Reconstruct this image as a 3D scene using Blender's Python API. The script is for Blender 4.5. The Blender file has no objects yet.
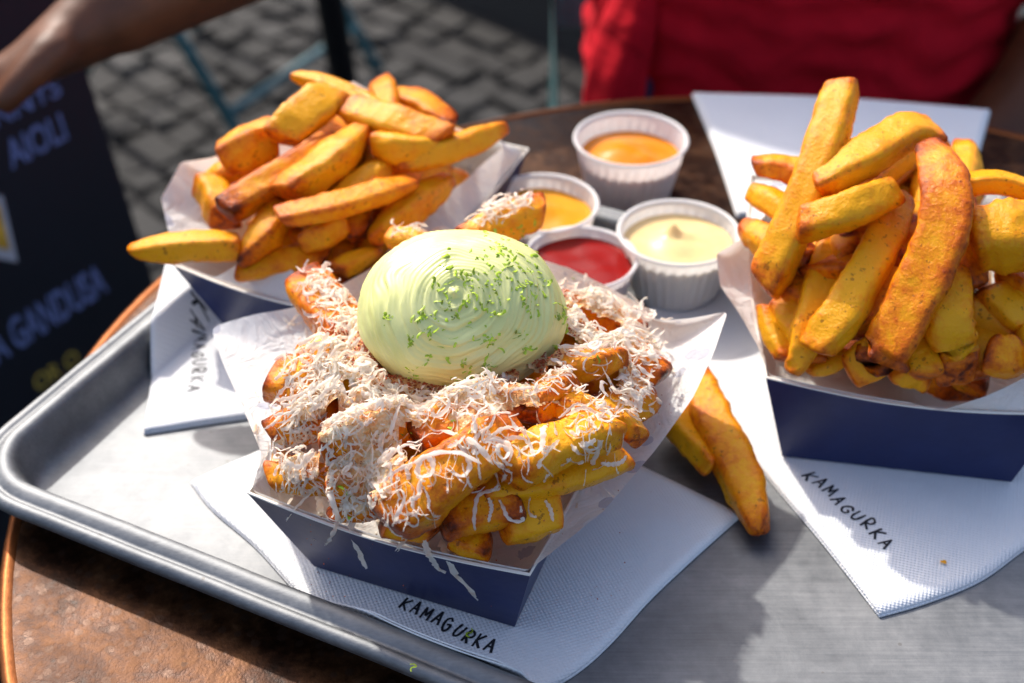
import bpy, bmesh, math, random
from mathutils import Vector, Matrix, noise
from mathutils.bvhtree import BVHTree
R = math.radians
S = bpy.context.scene
COL = S.collection
CM = 0.01
# ------------------------------------------------------------------ camera, sky, sun, exposure
CAM_H, PITCH, FPX = 43.0, R(37), 1422.2
cd = bpy.data.cameras.new('camera'); cam = bpy.data.objects.new('camera', cd); COL.objects.link(cam)
cam.location = (0, 0, CAM_H*CM); cam.rotation_euler = (R(90)-PITCH, 0, 0)
cd.lens = 50; cd.sensor_width = 36; cd.clip_start = 0.01; cd.clip_end = 500
cd.dof.use_dof = True; cd.dof.focus_distance = 0.535; cd.dof.aperture_fstop = 7.5
S.camera = cam
SUN_AZ, SUN_EL = R(-29), R(44)          # azimuth from +y, positive to +x
W = bpy.data.worlds.new('World'); S.world = W; W.use_nodes = True
nt = W.node_tree; bg = nt.nodes['Background']
sky = nt.nodes.new('ShaderNodeTexSky'); sky.sky_type = 'NISHITA'; sky.sun_disc = False
sky.sun_elevation = SUN_EL; sky.sun_rotation = SUN_AZ; sky.air_density = 0.8; sky.dust_density = 3.5
nt.links.new(sky.outputs[0], bg.inputs[0]); bg.inputs[1].default_value = 0.15
sd = bpy.data.lights.new('sun', 'SUN'); sd.energy = 2.1; sd.angle = R(1.6); sd.color = (1, .95, .87)
sun = bpy.data.objects.new('sun', sd); COL.objects.link(sun)
sdir = Vector((math.sin(SUN_AZ)*math.cos(SUN_EL), math.cos(SUN_AZ)*math.cos(SUN_EL), math.sin(SUN_EL)))
sun.rotation_euler = sdir.to_track_quat('Z', 'Y').to_euler(); sun.location = sdir*5
S.view_settings.view_transform = 'Standard'; S.view_settings.look = 'None'
S.view_settings.exposure = 0.90; S.view_settings.gamma = 1.0; S.view_settings.use_curve_mapping = False
S.render.engine = 'CYCLES'
S.cycles.use_denoising = True
S.cycles.max_bounces = 7

# ------------------------------------------------------------------ helpers (centimetres)
def ray(px, py):
    a = (px-512)/FPX; b = (341.5-py)/FPX
    return Vector((a, math.cos(PITCH)+b*math.sin(PITCH), -math.sin(PITCH)+b*math.cos(PITCH)))
CAMP = Vector((0, 0, CAM_H))
def P(px, py, z=0.0):
    d = ray(px, py); return CAMP + d*((z-CAM_H)/d.z)
def depth(p):
    return p.y*math.cos(PITCH)-(p.z-CAM_H)*math.sin(PITCH)

def tag(o, label=None, cat=None, group=None, kind=None):
    if label: o['label'] = label
    if cat: o['category'] = cat
    if group: o['group'] = group
    if kind: o['kind'] = kind
    return o
def mk(name, V, F, mat, parent=None, smooth=True, mats=None, midx=None, origin=None):
    V = [Vector(v) for v in V]
    if parent is not None: org = Vector(parent['_o'])
    elif origin is not None: org = Vector(origin)
    else:
        n = len(V); org = Vector((sum(v.x for v in V)/n, sum(v.y for v in V)/n, min(v.z for v in V)))
    me = bpy.data.meshes.new(name)
    me.from_pydata([(v-org)*CM for v in V], [], F); me.update()
    for m in (mats or [mat]): me.materials.append(m)
    if midx: me.polygons.foreach_set('material_index', midx)
    me.polygons.foreach_set('use_smooth', [smooth]*len(me.polygons))
    o = bpy.data.objects.new(name, me); COL.objects.link(o)
    o['_o'] = tuple(org)
    if parent is not None: o.parent = parent
    else: o.location = org*CM
    return o
def empty(name, loc):
    o = bpy.data.objects.new(name, None); COL.objects.link(o); o.location = Vector(loc)*CM
    o.empty_display_size = .02; o['_o'] = tuple(loc); return o
def catmull(pts, n):
    pts = [Vector(p) for p in pts]
    if len(pts) == 2: return [pts[0].lerp(pts[1], i/(n-1)) for i in range(n)]
    L = [0]
    for a, b in zip(pts, pts[1:]): L.append(L[-1]+(b-a).length)
    out = []
    for i in range(n):
        s = L[-1]*i/(n-1); k = 0
        while k < len(pts)-2 and s > L[k+1]: k += 1
        t = (s-L[k])/max(1e-9, L[k+1]-L[k])
        p1, p2 = pts[k], pts[k+1]
        p0 = pts[k-1] if k > 0 else p1*2-p2
        p3 = pts[k+2] if k+2 < len(pts) else p2*2-p1
        out.append(.5*((2*p1)+(p2-p0)*t+(2*p0-5*p1+4*p2-p3)*t*t+(3*p1-p0-3*p2+p3)*t**3))
    return out
def grid_faces(nu, nv, cu=False):
    F = []
    for i in range(nv-1):
        for j in range(nu if cu else nu-1):
            k = (j+1) % nu
            F.append((i*nu+j, i*nu+k, (i+1)*nu+k, (i+1)*nu+j))
    return F
def tube(pts, rad, n=14, flat=None, cap=True):
    """round tube along pts; rad list or number; flat=(sx, sz) flattens the section"""
    pts = [Vector(p) for p in pts]; m = len(pts)
    if not hasattr(rad, '__len__'): rad = [rad]*m
    V, F = [], []
    for i in range(m):
        t = (pts[min(i+1, m-1)]-pts[max(i-1, 0)]).normalized()
        up = Vector((0, 0, 1)) if abs(t.z) < .9 else Vector((0, 1, 0))
        s = t.cross(up).normalized(); u = s.cross(t)
        fx, fz = flat or (1, 1)
        for j in range(n):
            a = 2*math.pi*j/n
            V.append(pts[i]+(s*math.cos(a)*fx+u*math.sin(a)*fz)*rad[i])
    F = grid_faces(n, m, True)
    if cap:
        F.append(tuple(range(n-1, -1, -1))); F.append(tuple(range((m-1)*n, m*n)))
    return V, F
def lathe(prof, n, c=(0, 0, 0), fn=None):
    V = []
    for i, (r, z) in enumerate(prof):
        for j in range(n):
            a = 2*math.pi*j/n; rr = r if fn is None else fn(r, z, a, i)
            V.append(Vector((c[0]+rr*math.cos(a), c[1]+rr*math.sin(a), c[2]+z)))
    return V, grid_faces(n, len(prof), True)
def join(*vf):
    V, F = [], []
    for v, f in vf:
        o = len(V); V += list(v); F += [tuple(i+o for i in x) for x in f]
    return V, F
def box(c, s, rot=0, bev=0):
    bm = bmesh.new(); bmesh.ops.create_cube(bm, size=1)
    for v in bm.verts: v.co = Vector((v.co.x*s[0], v.co.y*s[1], v.co.z*s[2]))
    if bev: bmesh.ops.bevel(bm, geom=bm.edges[:], offset=bev, segments=2, affect='EDGES', profile=.6)
    M = Matrix.Rotation(rot, 3, 'Z')
    V = [M @ v.co + Vector(c) for v in bm.verts]; F = [tuple(v.index for v in f.verts) for f in bm.faces]
    bm.free(); return V, F

# ------------------------------------------------------------------ materials
class NT:
    def __init__(s, name):
        s.m = bpy.data.materials.new(name); s.m.use_nodes = True; s.t = s.m.node_tree; s.N = s.t.nodes
        s.b = s.N['Principled BSDF']; s.out = s.N['Material Output']
    def n(s, typ, **kw):
        x = s.N.new('ShaderNode'+typ)
        for k, v in kw.items():
            if k.startswith('i_'):
                x.inputs[k[2:].replace('_', ' ')].default_value = v
            else: setattr(x, k, v)
        return x
    def l(s, a, b): s.t.links.new(a, b)
    def set(s, **kw):
        for k, v in kw.items():
            i = s.b.inputs[k.replace('_', ' ')]
            if hasattr(v, 'links'): s.l(v, i)
            else: i.default_value = v if not (isinstance(v, tuple) and len(v) == 3 and k != 'Subsurface_Radius') else (*v, 1)
    def coord(s, kind='Object'):
        return s.n('TexCoord').outputs[kind]
    def noise(s, scale, detail=4, rough=.55, vec=None, w=None, dist=0):
        x = s.n('TexNoise', noise_dimensions='4D' if w is not None else '3D')
        x.inputs['Scale'].default_value = scale; x.inputs['Detail'].default_value = detail
        x.inputs['Roughness'].default_value = rough; x.inputs['Distortion'].default_value = dist
        if vec is not None: s.l(vec, x.inputs['Vector'])
        if w is not None: s.l(w, x.inputs['W'])
        return x.outputs['Fac']
    def math(s, op, a, b=None, c=None, clamp=False):
        x = s.n('Math', operation=op); x.use_clamp = clamp
        for i, v in enumerate((a, b, c)):
            if v is None: continue
            if hasattr(v, 'links'): s.l(v, x.inputs[i])
            else: x.inputs[i].default_value = v
        return x.outputs[0]
    def ramp(s, fac, stops, interp='LINEAR'):
        x = s.n('ValToRGB'); e = x.color_ramp.elements; x.color_ramp.interpolation = interp
        while len(e) < len(stops): e.new(.5)
        for el, (p, c) in zip(e, stops):
            el.position = p; el.color = (*c, 1) if len(c) == 3 else c
        s.l(fac, x.inputs[0]); return x.outputs[0]
    def mix(s, fac, a, b):
        x = s.n('Mix', data_type='RGBA')
        for i, v in ((0, fac), (6, a), (7, b)):
            if hasattr(v, 'links'): s.l(v, x.inputs[i])
            else: x.inputs[i].default_value = v if i == 0 else (*v, 1)
        return x.outputs[2]
    def bump(s, h, strength=.3, dist=.001, normal=None):
        x = s.n('Bump'); x.inputs['Strength'].default_value = strength; x.inputs['Distance'].default_value = dist
        s.l(h, x.inputs['Height'])
        if normal is not None: s.l(normal, x.inputs['Normal'])
        return x.outputs[0]
def simple(name, col, rough=.5, metal=0, var=.15, scale=60, bump=0, bscale=400, **kw):
    m = NT(name); c = m.coord()
    f = m.noise(scale, 5, vec=c)
    lo = tuple(x*(1-var) for x in col); hi = tuple(min(1, x*(1+var)) for x in col)
    m.set(Base_Color=m.ramp(f, [(.3, lo), (.7, hi)]), Roughness=rough, Metallic=metal, **kw)
    if bump: m.set(Normal=m.bump(m.noise(bscale, 5, vec=c), bump, .001))
    return m.m

def fry_material():
    m = NT('fried_potato'); c = m.coord(); rnd = m.n('ObjectInfo').outputs['Random']
    w = m.math('MULTIPLY', rnd, 37.0)
    at = m.n('Attribute', attribute_name='crisp').outputs['Fac']
    n1 = m.noise(130, 6, .6, c, w); n2 = m.noise(520, 5, .65, c, w)
    v = m.math('ADD', at, m.math('MULTIPLY', m.math('SUBTRACT', n1, .5), 1.15))
    v = m.math('ADD', v, m.math('MULTIPLY', m.math('SUBTRACT', n2, .5), .65))
    v = m.math('ADD', v, m.math('MULTIPLY', m.math('SUBTRACT', rnd, .5), .52), clamp=True)
    col = m.ramp(v, [(0, (.88, .385, .007)), (.27, (.83, .27, .003)), (.52, (.66, .14, .002)), (.78, (.38, .058, .0015)), (1, (.10, .014, .002))])
    sel = m.noise(75, 3, .5, c, w)
    sp = m.noise(430, 3, .6, c, w)
    dot = m.math('MULTIPLY', m.math('GREATER_THAN', sp, .615), m.math('GREATER_THAN', sel, .50))
    col = m.mix(m.math('MULTIPLY', dot, .6), col, (.16, .035, .005))
    m.set(Base_Color=col, Roughness=m.ramp(n2, [(.3, (.22,)*3), (.7, (.40,)*3)]), Specular_IOR_Level=.22,
          Subsurface_Weight=.05, Subsurface_Radius=(.004, .0015, .0004), Subsurface_Scale=1.0)
    vb = m.n('TexVoronoi', feature='SMOOTH_F1'); vb.inputs['Scale'].default_value = 420; m.l(c, vb.inputs['Vector'])
    b = m.bump(m.noise(260, 4, .6, c, w), .30, .0018)
    b = m.bump(m.noise(750, 4, .7, c, w), .5, .0010, b)
    b = m.bump(m.math('MULTIPLY', vb.outputs['Distance'], m.math('ADD', at, .05)), .35, .001, b)
    m.set(Normal=b); return m.m
def paper_material(name, col, trans=.3, stain=False, emboss=False, wrinkle=0.3, rough=.6):
    m = NT(name); c = m.coord()
    base = m.ramp(m.noise(25, 4, vec=c), [(.3, tuple(x*.955 for x in col)), (.7, col)])
    nrm = None
    if stain:
        vo = m.n('TexVoronoi', feature='SMOOTH_F1'); vo.inputs['Scale'].default_value = 62; m.l(c, vo.inputs['Vector'])
        d = m.math('ADD', vo.outputs['Distance'], m.math('MULTIPLY', m.noise(70, 3, vec=c), .3))
        area = m.noise(22, 2, vec=c)
        f = m.math('MULTIPLY', m.math('LESS_THAN', d, .36), m.math('GREATER_THAN', area, .5))
        base = m.mix(m.math('MULTIPLY', f, .7), base, (.44, .46, .56))
        fat = m.ramp(m.noise(38, 3, vec=c), [(.55, (0,)*3), (.75, (1,)*3)])
        base = m.mix(m.math('MULTIPLY', fat, .35), base, (.80, .70, .55))
    if emboss:
        mp = m.n('Mapping'); mp.inputs['Rotation'].default_value = (0, 0, R(emboss)); m.l(c, mp.inputs['Vector'])
        sx = m.n('SeparateXYZ'); m.l(mp.outputs[0], sx.inputs[0])
        k = 2*math.pi/.0021
        h = m.math('MULTIPLY', m.math('SINE', m.math('MULTIPLY', sx.outputs[0], k)), m.math('SINE', m.math('MULTIPLY', sx.outputs[1], k)))
        nrm = m.bump(h, .42, .0004)
    wr = m.noise(45, 5, .6, c, dist=1.2)
    nrm = m.bump(wr, wrinkle, .004, nrm)
    m.set(Base_Color=base, Roughness=rough, Normal=nrm, Specular_IOR_Level=.3)
    if trans:
        tr = m.n('BsdfTranslucent'); m.l(base, tr.inputs[0]); m.l(nrm, tr.inputs['Normal'])
        mx = m.n('MixShader'); mx.inputs[0].default_value = trans
        m.l(m.b.outputs[0], mx.inputs[1]); m.l(tr.outputs[0], mx.inputs[2]); m.l(mx.outputs[0], m.out.inputs[0])
    return m.m
def tray_material():
    m = NT('worn_aluminium'); c = m.coord()
    big = m.noise(14, 6, .65, c, dist=.6); fine = m.noise(160, 6, .7, c); mid = m.noise(70, 6, .7, c, dist=.3)
    mp = m.n('Mapping'); mp.inputs['Rotation'].default_value = (0, 0, R(40)); mp.inputs['Scale'].default_value = (25, 900, 900); m.l(c, mp.inputs['Vector'])
    scr = m.noise(1, 3, .6, mp.outputs[0])
    v = m.math('ADD', m.math('MULTIPLY', big, .45), m.math('ADD', m.math('ADD', m.math('MULTIPLY', fine, .18), m.math('MULTIPLY', scr, .22)), m.math('MULTIPLY', mid, .2)))
    col = m.ramp(v, [(.38, (.135, .142, .150)), (.52, (.22, .228, .236)), (.66, (.33, .334, .336))])
    pit = m.n('TexVoronoi', feature='F1'); pit.inputs['Scale'].default_value = 95; m.l(c, pit.inputs['Vector'])
    dot = m.math('MULTIPLY', m.math('LESS_THAN', pit.outputs['Distance'], .08), m.math('GREATER_THAN', mid, .53))
    col = m.mix(m.math('MULTIPLY', dot, .6), col, (.16, .15, .14))
    m.set(Base_Color=col, Metallic=1.0, Roughness=m.ramp(m.math('ADD', m.math('MULTIPLY', v, .7), m.math('MULTIPLY', scr, .3)), [(.35, (.56,)*3), (.68, (.70,)*3)]))
    m.set(Normal=m.bump(scr, .10, .0004, m.bump(mid, .16, .0012))); return m.m
def copper_material():
    m = NT('aged_copper'); c = m.coord()
    a = m.noise(18, 7, .68, c, dist=.8); b = m.noise(110, 6, .7, c); d = m.noise(330, 4, .7, c)
    v = m.math('ADD', m.math('MULTIPLY', a, .5), m.math('MULTIPLY', b, .5))
    col = m.ramp(v, [(.38, (.007, .003, .0015)), (.48, (.028, .0095, .0032)), (.57, (.070, .028, .010)), (.70, (.15, .075, .034))])
    vo = m.n('TexVoronoi', feature='F1'); vo.inputs['Scale'].default_value = 150; vo.inputs['Randomness'].default_value = 1; m.l(c, vo.inputs['Vector'])
    f = m.math('MULTIPLY', m.math('LESS_THAN', m.math('ADD', vo.outputs['Distance'], m.math('MULTIPLY', d, .35)), .46), m.math('GREATER_THAN', a, .40))
    col = m.mix(m.math('MULTIPLY', f, .7), col, (.05, .026, .016))
    m.set(Base_Color=col, Metallic=.6, Specular_IOR_Level=.25, Roughness=m.ramp(b, [(.3, (.30,)*3), (.7, (.52,)*3)]), Normal=m.bump(b, .5, .001)); return m.m
def carton_material():
    m = NT('navy_coated_card'); c = m.coord()
    m.set(Base_Color=m.ramp(m.noise(60, 4, vec=c), [(.3, (.009, .015, .070)), (.7, (.013, .021, .090))]), Roughness=.42, Specular_IOR_Level=.4,
          Normal=m.bump(m.noise(70, 3, vec=c), .12, .002)); return m.m
def cheese_material():
    m = NT('grated_cheese'); c = m.coord()
    base = m.ramp(m.noise(120, 4, vec=c), [(.28, (.92, .68, .48)), (.42, (.96, .87, .74)), (.7, (.97, .94, .86))])
    m.set(Base_Color=base, Roughness=.38, Specular_IOR_Level=.45)
    tr = m.n('BsdfTranslucent'); m.l(base, tr.inputs[0])
    mx = m.n('MixShader'); mx.inputs[0].default_value = .46
    m.l(m.b.outputs[0], mx.inputs[1]); m.l(tr.outputs[0], mx.inputs[2]); m.l(mx.outputs[0], m.out.inputs[0]); return m.m
def crumb_material():
    m = NT('cheese_crumb'); c = m.coord()
    v = m.math('ADD', m.math('MULTIPLY', m.noise(95, 4, .6, c), .6), m.math('MULTIPLY', m.noise(420, 4, .6, c), .4))
    col = m.ramp(v, [(.37, (.60, .17, .035)), (.46, (.84, .40, .12)), (.55, (.92, .66, .38)), (.66, (.95, .85, .69))])
    m.set(Base_Color=col, Roughness=.5, Subsurface_Weight=.2, Subsurface_Radius=(.003, .002, .001), Subsurface_Scale=1.0,
          Normal=m.bump(m.noise(900, 4, .7, c), .8, .001, m.bump(m.noise(300, 3, .6, c), .8, .003))); return m.m
def cream_material():
    m = NT('whipped_green_mayonnaise'); c = m.coord()
    col = m.ramp(m.noise(40, 4, vec=c), [(.3, (.73, .73, .25)), (.7, (.84, .82, .36))])
    vo = m.n('TexVoronoi', feature='F1'); vo.inputs['Scale'].default_value = 330; m.l(c, vo.inputs['Vector'])
    pit = m.math('MULTIPLY', m.math('LESS_THAN', vo.outputs['Distance'], .14), m.math('GREATER_THAN', m.noise(110, 2, vec=c), .57))
    m.set(Base_Color=col, Roughness=.32, Specular_IOR_Level=.5, Subsurface_Weight=.2, Subsurface_Radius=(.005, .005, .0015), Subsurface_Scale=1.0,
          Normal=m.bump(m.math('SUBTRACT', m.noise(300, 3, vec=c), m.math('MULTIPLY', pit, 1.5)), .16, .0006)); return m.m
def sauce_material(name, col, rough=.18, sss=.15):
    m = NT(name); m.set(Specular_IOR_Level=.2); c = m.coord()
    lo = tuple(x*.8 for x in col)
    m.set(Base_Color=m.ramp(m.noise(70, 3, vec=c), [(.3, lo), (.7, col)]), Roughness=rough, Subsurface_Weight=sss,
          Subsurface_Radius=(.004, .002, .001), Subsurface_Scale=1.0, Normal=m.bump(m.noise(160, 3, vec=c), .12, .001)); return m.m
def shirt_material():
    m = NT('red_jersey'); c = m.coord()
    m.set(Base_Color=m.ramp(m.noise(30, 4, vec=c), [(.3, (.46, .005, .014)), (.7, (.62, .008, .020))]), Roughness=.95, Specular_IOR_Level=.15,
          Normal=m.bump(m.noise(16, 4, .5, c, dist=1), .6, .02)); return m.m
def sett_material():
    m = NT('granite_setts'); c = m.coord()
    at = m.n('Attribute', attribute_name='tone').outputs['Fac']
    v = m.math('ADD', m.math('MULTIPLY', at, .75), m.math('MULTIPLY', m.noise(40, 5, .7, c), .3))
    m.set(Base_Color=m.ramp(v, [(.1, (.0085, .008, .0073)), (.6, (.017, .0158, .0142)), (1, (.044, .042, .039))]), Roughness=.75, Specular_IOR_Level=.25,
          Normal=m.bump(m.noise(60, 5, .6, c), .6, .006)); return m.m
MF = fry_material(); MT = tray_material(); MC = copper_material(); MB = carton_material(); MCH = cheese_material()
MLIN = paper_material('greaseproof_paper', (.90, .885, .85), .30, stain=True, wrinkle=.95)
MCARDIN = paper_material('kraft_white_card', (.72, .62, .50), 0, wrinkle=.1)
MEDGE = paper_material('card_edge', (.86, .82, .74), 0, wrinkle=.05)
MCUP = paper_material('cup_paper', (.95, .945, .93), .34, wrinkle=.05, rough=.45)
MINK = simple('black_ink', (.012, .012, .016), .6)
MCREAM = cream_material()
MZEST = simple('lime_zest', (.40, .54, .022), .5, var=.65, scale=300)
MSKIN = simple('brown_skin', (.135, .042, .013), .55, var=.25, scale=40, bump=.15, bscale=500)
MSHIRT = shirt_material()
MBLUE = simple('blue_denim', (.012, .03, .085), .9, scale=200, bump=.3)
MBOARD = simple('navy_board', (.0025, .005, .011), .5, scale=8)
MCHALK = simple('pale_blue_lettering', (.15, .20, .40), .8, var=.3, scale=90)
MYEL = simple('yellow_lettering', (.45, .33, .05), .8)
MTEAL = simple('teal_paint', (.055, .16, .17), .4, var=.2)
MBLACK = simple('black_metal', (.008, .008, .009), .45)
MHAIR = simple('black_hair', (.012, .009, .008), .5, scale=300)
MEYE = simple('eye_white', (.7, .68, .64), .3)

# ------------------------------------------------------------------ street
GZ = -75.0
g = mk('ground', [(-9000, -9000, GZ-1.2), (9000, -9000, GZ-1.2), (9000, 9000, GZ-1.2), (-9000, 9000, GZ-1.2)], [(0, 1, 2, 3)],
       simple('dark_mortar', (.006, .0057, .0054), .9, scale=3, bump=.4, bscale=40), smooth=False)
tag(g, kind='structure')
K0 = Vector((-2, 262, 0)); KD = Vector((.69, -.724, 0)); KN = Vector((.724, .69, 0))   # kerb line and its outward normal
rs = random.Random(5)
V, F, T = [], [], []
row = -0.5
v_ = 4.0
while v_ < 330:                          # distance from the kerb towards the table
    u_ = -300 + rs.random()*12
    while u_ < 330:
        w = 7+rs.random()*5
        c = K0 + KD*(u_+w/2) - KN*(v_+3.5)
        if c.y > 30 and abs(c.x) < 330:
            q = []
            hgt = GZ + rs.uniform(-.5, .5); tone = rs.random()
            for top in (0, 1):
                ins = 0 if not top else .7
                for su, sv in ((-1, -1), (1, -1), (1, 1), (-1, 1)):
                    j = Vector((rs.uniform(-.7, .7), rs.uniform(-.7, .7), rs.uniform(-.3, .3)))
                    q.append(c + KD*su*(w/2-.25-ins) + KN*sv*(3.3-ins) + Vector((0, 0, (hgt if top else GZ-1.6))) + j)
            o = len(V); V += q; T += [tone]*8
            F += [(o+4, o+5, o+6, o+7)] + [(o+i, o+(i+1) % 4, o+4+(i+1) % 4, o+4+i) for i in range(4)]
        u_ += w
    v_ += 7
st = mk('cobblestone_street', V, F, sett_material(), smooth=False)
st.data.attributes.new('tone', 'FLOAT', 'POINT').data.foreach_set('value', T); tag(st, kind='structure')
V, F = [], []
for k in range(-6, 8):
    c = K0 + KD*(k*60) + KN*8 + Vector((0, 0, GZ+4)); b_ = box((0, 0, 0), (58.5, 15, 14), math.atan2(KD.y, KD.x), .9)
    o = len(V); V += [v+c for v in b_[0]]; F += [tuple(i+o for i in f) for f in b_[1]]
tag(mk('kerb', V, F, simple('kerb_granite', (.02, .0195, .019), .7, scale=90, bump=.3), smooth=False), kind='structure')
q = [K0+KD*-900+KN*15.6, K0+KD*900+KN*15.6, K0+KD*900+KN*900, K0+KD*-900+KN*900]
tag(mk('road', [v+Vector((0, 0, GZ+6)) for v in q], [(0, 3, 2, 1)], simple('asphalt', (.007, .007, .0075), .85, scale=30, bump=.4, bscale=150), smooth=False), kind='structure')

# ------------------------------------------------------------------ table
TC, TR = Vector((13.3, 48.4, 0)), 35.2
table = tag(empty('cafe_table', (TC.x, TC.y, GZ)), 'round cafe table with aged brown copper top under the aluminium tray', 'table')
prof = [(0.01, 0), (8, 0), (16, 0), (24, 0), (31, 0), (34.2, 0), (TR-.55, -.0)]
mk('table_top', *lathe(prof, 120, TC), MC, table)
mk('edge_band', *lathe([(TR-.55, -.01), (TR-.3, .10), (TR-.05, .06), (TR+.05, -.12), (TR+.05, -2.4), (TR-.1, -2.7), (TR-1.2, -2.75), (20, -2.6), (.05, -2.6)], 120, TC),
   simple('polished_copper', (.20, .065, .018), .45, .85, scale=120, bump=.15), table)
mk('stem', *lathe([(10, -2.8), (9.5, -3.6), (3.2, -4.2), (3, -68), (3.4, -70)], 32, TC), MBLACK, table)
mk('foot', *lathe([(3.3, -70), (8, -72), (21, -73.6), (21.5, -74.6), (21.5, -75), (0.01, -75)], 48, TC), MBLACK, table)

# ------------------------------------------------------------------ tray (half sheet pan, 33 cm deep)
TU, TN = Vector((.8944, -.4472, 0)), Vector((.4472, .8944, 0))
U0, U1, V0, V1 = -41.8, 5.6, 29.1, 62.0
def rrect(inset, z, r, n=10):
    out = []; r = max(.05, r-inset)
    for cu, cv, a0 in ((U1-inset-r, V1-inset-r, 0), (U0+inset+r, V1-inset-r, 90), (U0+inset+r, V0+inset+r, 180), (U1-inset-r, V0+inset+r, 270)):
        for k in range(n+1):
            a = R(a0+90*k/n); out.append(TU*(cu+r*math.cos(a))+TN*(cv+r*math.sin(a))+Vector((0, 0, z)))
    for i in range(0): pass
    return out
prof = [(.55, 1.42), (.18, 1.40), (.0, 1.58), (-.02, 1.8), (.10, 2.02), (.30, 2.10), (.46, 2.03), (.56, 1.95), (.66, 2.03), (.85, 2.20), (1.1, 2.28), (1.34, 2.22), (1.52, 2.0),
        (1.64, 1.6), (1.95, .75), (2.08, .48), (2.3, .31), (2.7, .25), (3.6, .25)]
V = []; 
def dens(ring):    # subdivide the long straight sides so dents can be modelled
    out = []
    n = len(ring)
    for i in range(n):
        a, b = ring[i], ring[(i+1) % n]; L = (b-a).length; k = max(1, int(L/1.2)) if L > 4 else 1
        for j in range(k): out.append(a.lerp(b, j/k))
    return out
rings = []
base_ring = rrect(3.6, .25, 3.9)
cnt = []
n = len(base_ring)
for i in range(n):
    L = (base_ring[(i+1) % n]-base_ring[i]).length; cnt.append(max(1, int(L/1.0)) if L > 4 else 1)
for ins, z in prof:
    r_ = rrect(ins, z, 3.9); out = []
    for i in range(n):
        for j in range(cnt[i]): out.append(r_[i].lerp(r_[(i+1) % n], j/cnt[i]))
    for k, p in enumerate(out):
        d = noise.noise(p*.18)*.06+noise.noise(p*.6)*.025
        out[k] = p+Vector((0, 0, d if z > .4 else 0))
    rings.append(out)
nr = len(rings[0])
V = [p for r_ in rings for p in r_]; F = grid_faces(nr, len(rings), True)
F.append(tuple(range((len(rings)-1)*nr, len(rings)*nr)))
tray = mk('serving_tray', V, F, MT, origin=(TU*-18+TN*45+Vector((0, 0, .1))))
m_ = tray.modifiers.new('thickness', 'SOLIDIFY'); m_.thickness = .0009; m_.offset = -1
tag(tray, 'dented aluminium sheet tray with rolled rim on the copper table', 'tray')

# ------------------------------------------------------------------ napkins
def tray_z(p):
    u = p.dot(TU); v = p.dot(TN); e = min(u-U0, U1-u, v-V0, V1-v)
    if e > 2.4: return .27
    if e > 1.5: return .27+(2.4-e)/.9*2.0
    return 2.3
STROKES = {
 'K': [[(.05, 0), (.1, 1)], [(.8, 1), (.1, .45), (.85, 0)]],
 'A': [[(0, 0), (.42, 1), (.85, 0)], [(.18, .38), (.68, .36)]],
 'M': [[(0, 0), (.12, 1), (.5, .3), (.85, 1), (1, 0)]],
 'G': [[(.82, .8), (.5, 1), (.1, .7), (.1, .25), (.45, 0), (.82, .18), (.82, .48), (.5, .46)]],
 'U': [[(.05, 1), (.1, .25), (.4, 0), (.75, .2), (.82, 1)]],
 'R': [[(.08, 0), (.08, 1), (.6, .95), (.75, .7), (.55, .48), (.1, .45), (.8, 0)]],
}
def lettering(word, a, b, up, hgt, surf, wid=.10, seed=1):
    """pen lettering from a to b (world points on a flat sheet)"""
    rl = random.Random(seed); V, F = [], []
    d = (b-a); L = d.length; d.normalize(); step = L/len(word)
    for i, ch in enumerate(word):
        o0 = a + d*(i*step) + up*rl.uniform(-.06, .06)
        an = rl.uniform(-.16, .16); hh = hgt*rl.uniform(.85, 1.12); ww = step*.68
        for stq in STROKES[ch]:
            pts = []
            for x, y in stq:
                x2 = x*ww + rl.uniform(-.02, .02); y2 = y*hh+rl.uniform(-.02, .02)
                x3, y3 = x2*math.cos(an)-y2*math.sin(an), x2*math.sin(an)+y2*math.cos(an)
                pts.append(o0+d*x3+up*y3)
            pts = catmull(pts, 4*len(pts)) if len(pts) > 2 and ch in 'GUR' else pts
            for p, q in zip(pts, pts[1:]):
                t = (q-p); 
                if t.length < 1e-5: continue
                t.normalize(); s = Vector((-t.y, t.x, 0))*wid*.5*rl.uniform(.8, 1.15); e = t*wid*.3
                k = len(V)
                for w in (p-e-s, p-e+s, q+e+s, q+e-s): V.append(Vector((w.x, w.y, surf(w)+.012+.0006*(len(V) % 40))))
                F.append((k, k+3, k+2, k+1))
    return V, F
def coons(b, r, t, l, n):
    b, r, t, l = (catmull(x, n) for x in (b, r, t, l))
    G = []
    for i in range(n):
        v = i/(n-1)
        for j in range(n):
            u = j/(n-1)
            p = b[j]*(1-v)+t[j]*v + l[i]*(1-u)+r[i]*u - (b[0]*(1-u)*(1-v)+b[-1]*u*(1-v)+t[0]*(1-u)*v+t[-1]*u*v)
            G.append(p)
    return G
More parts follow.
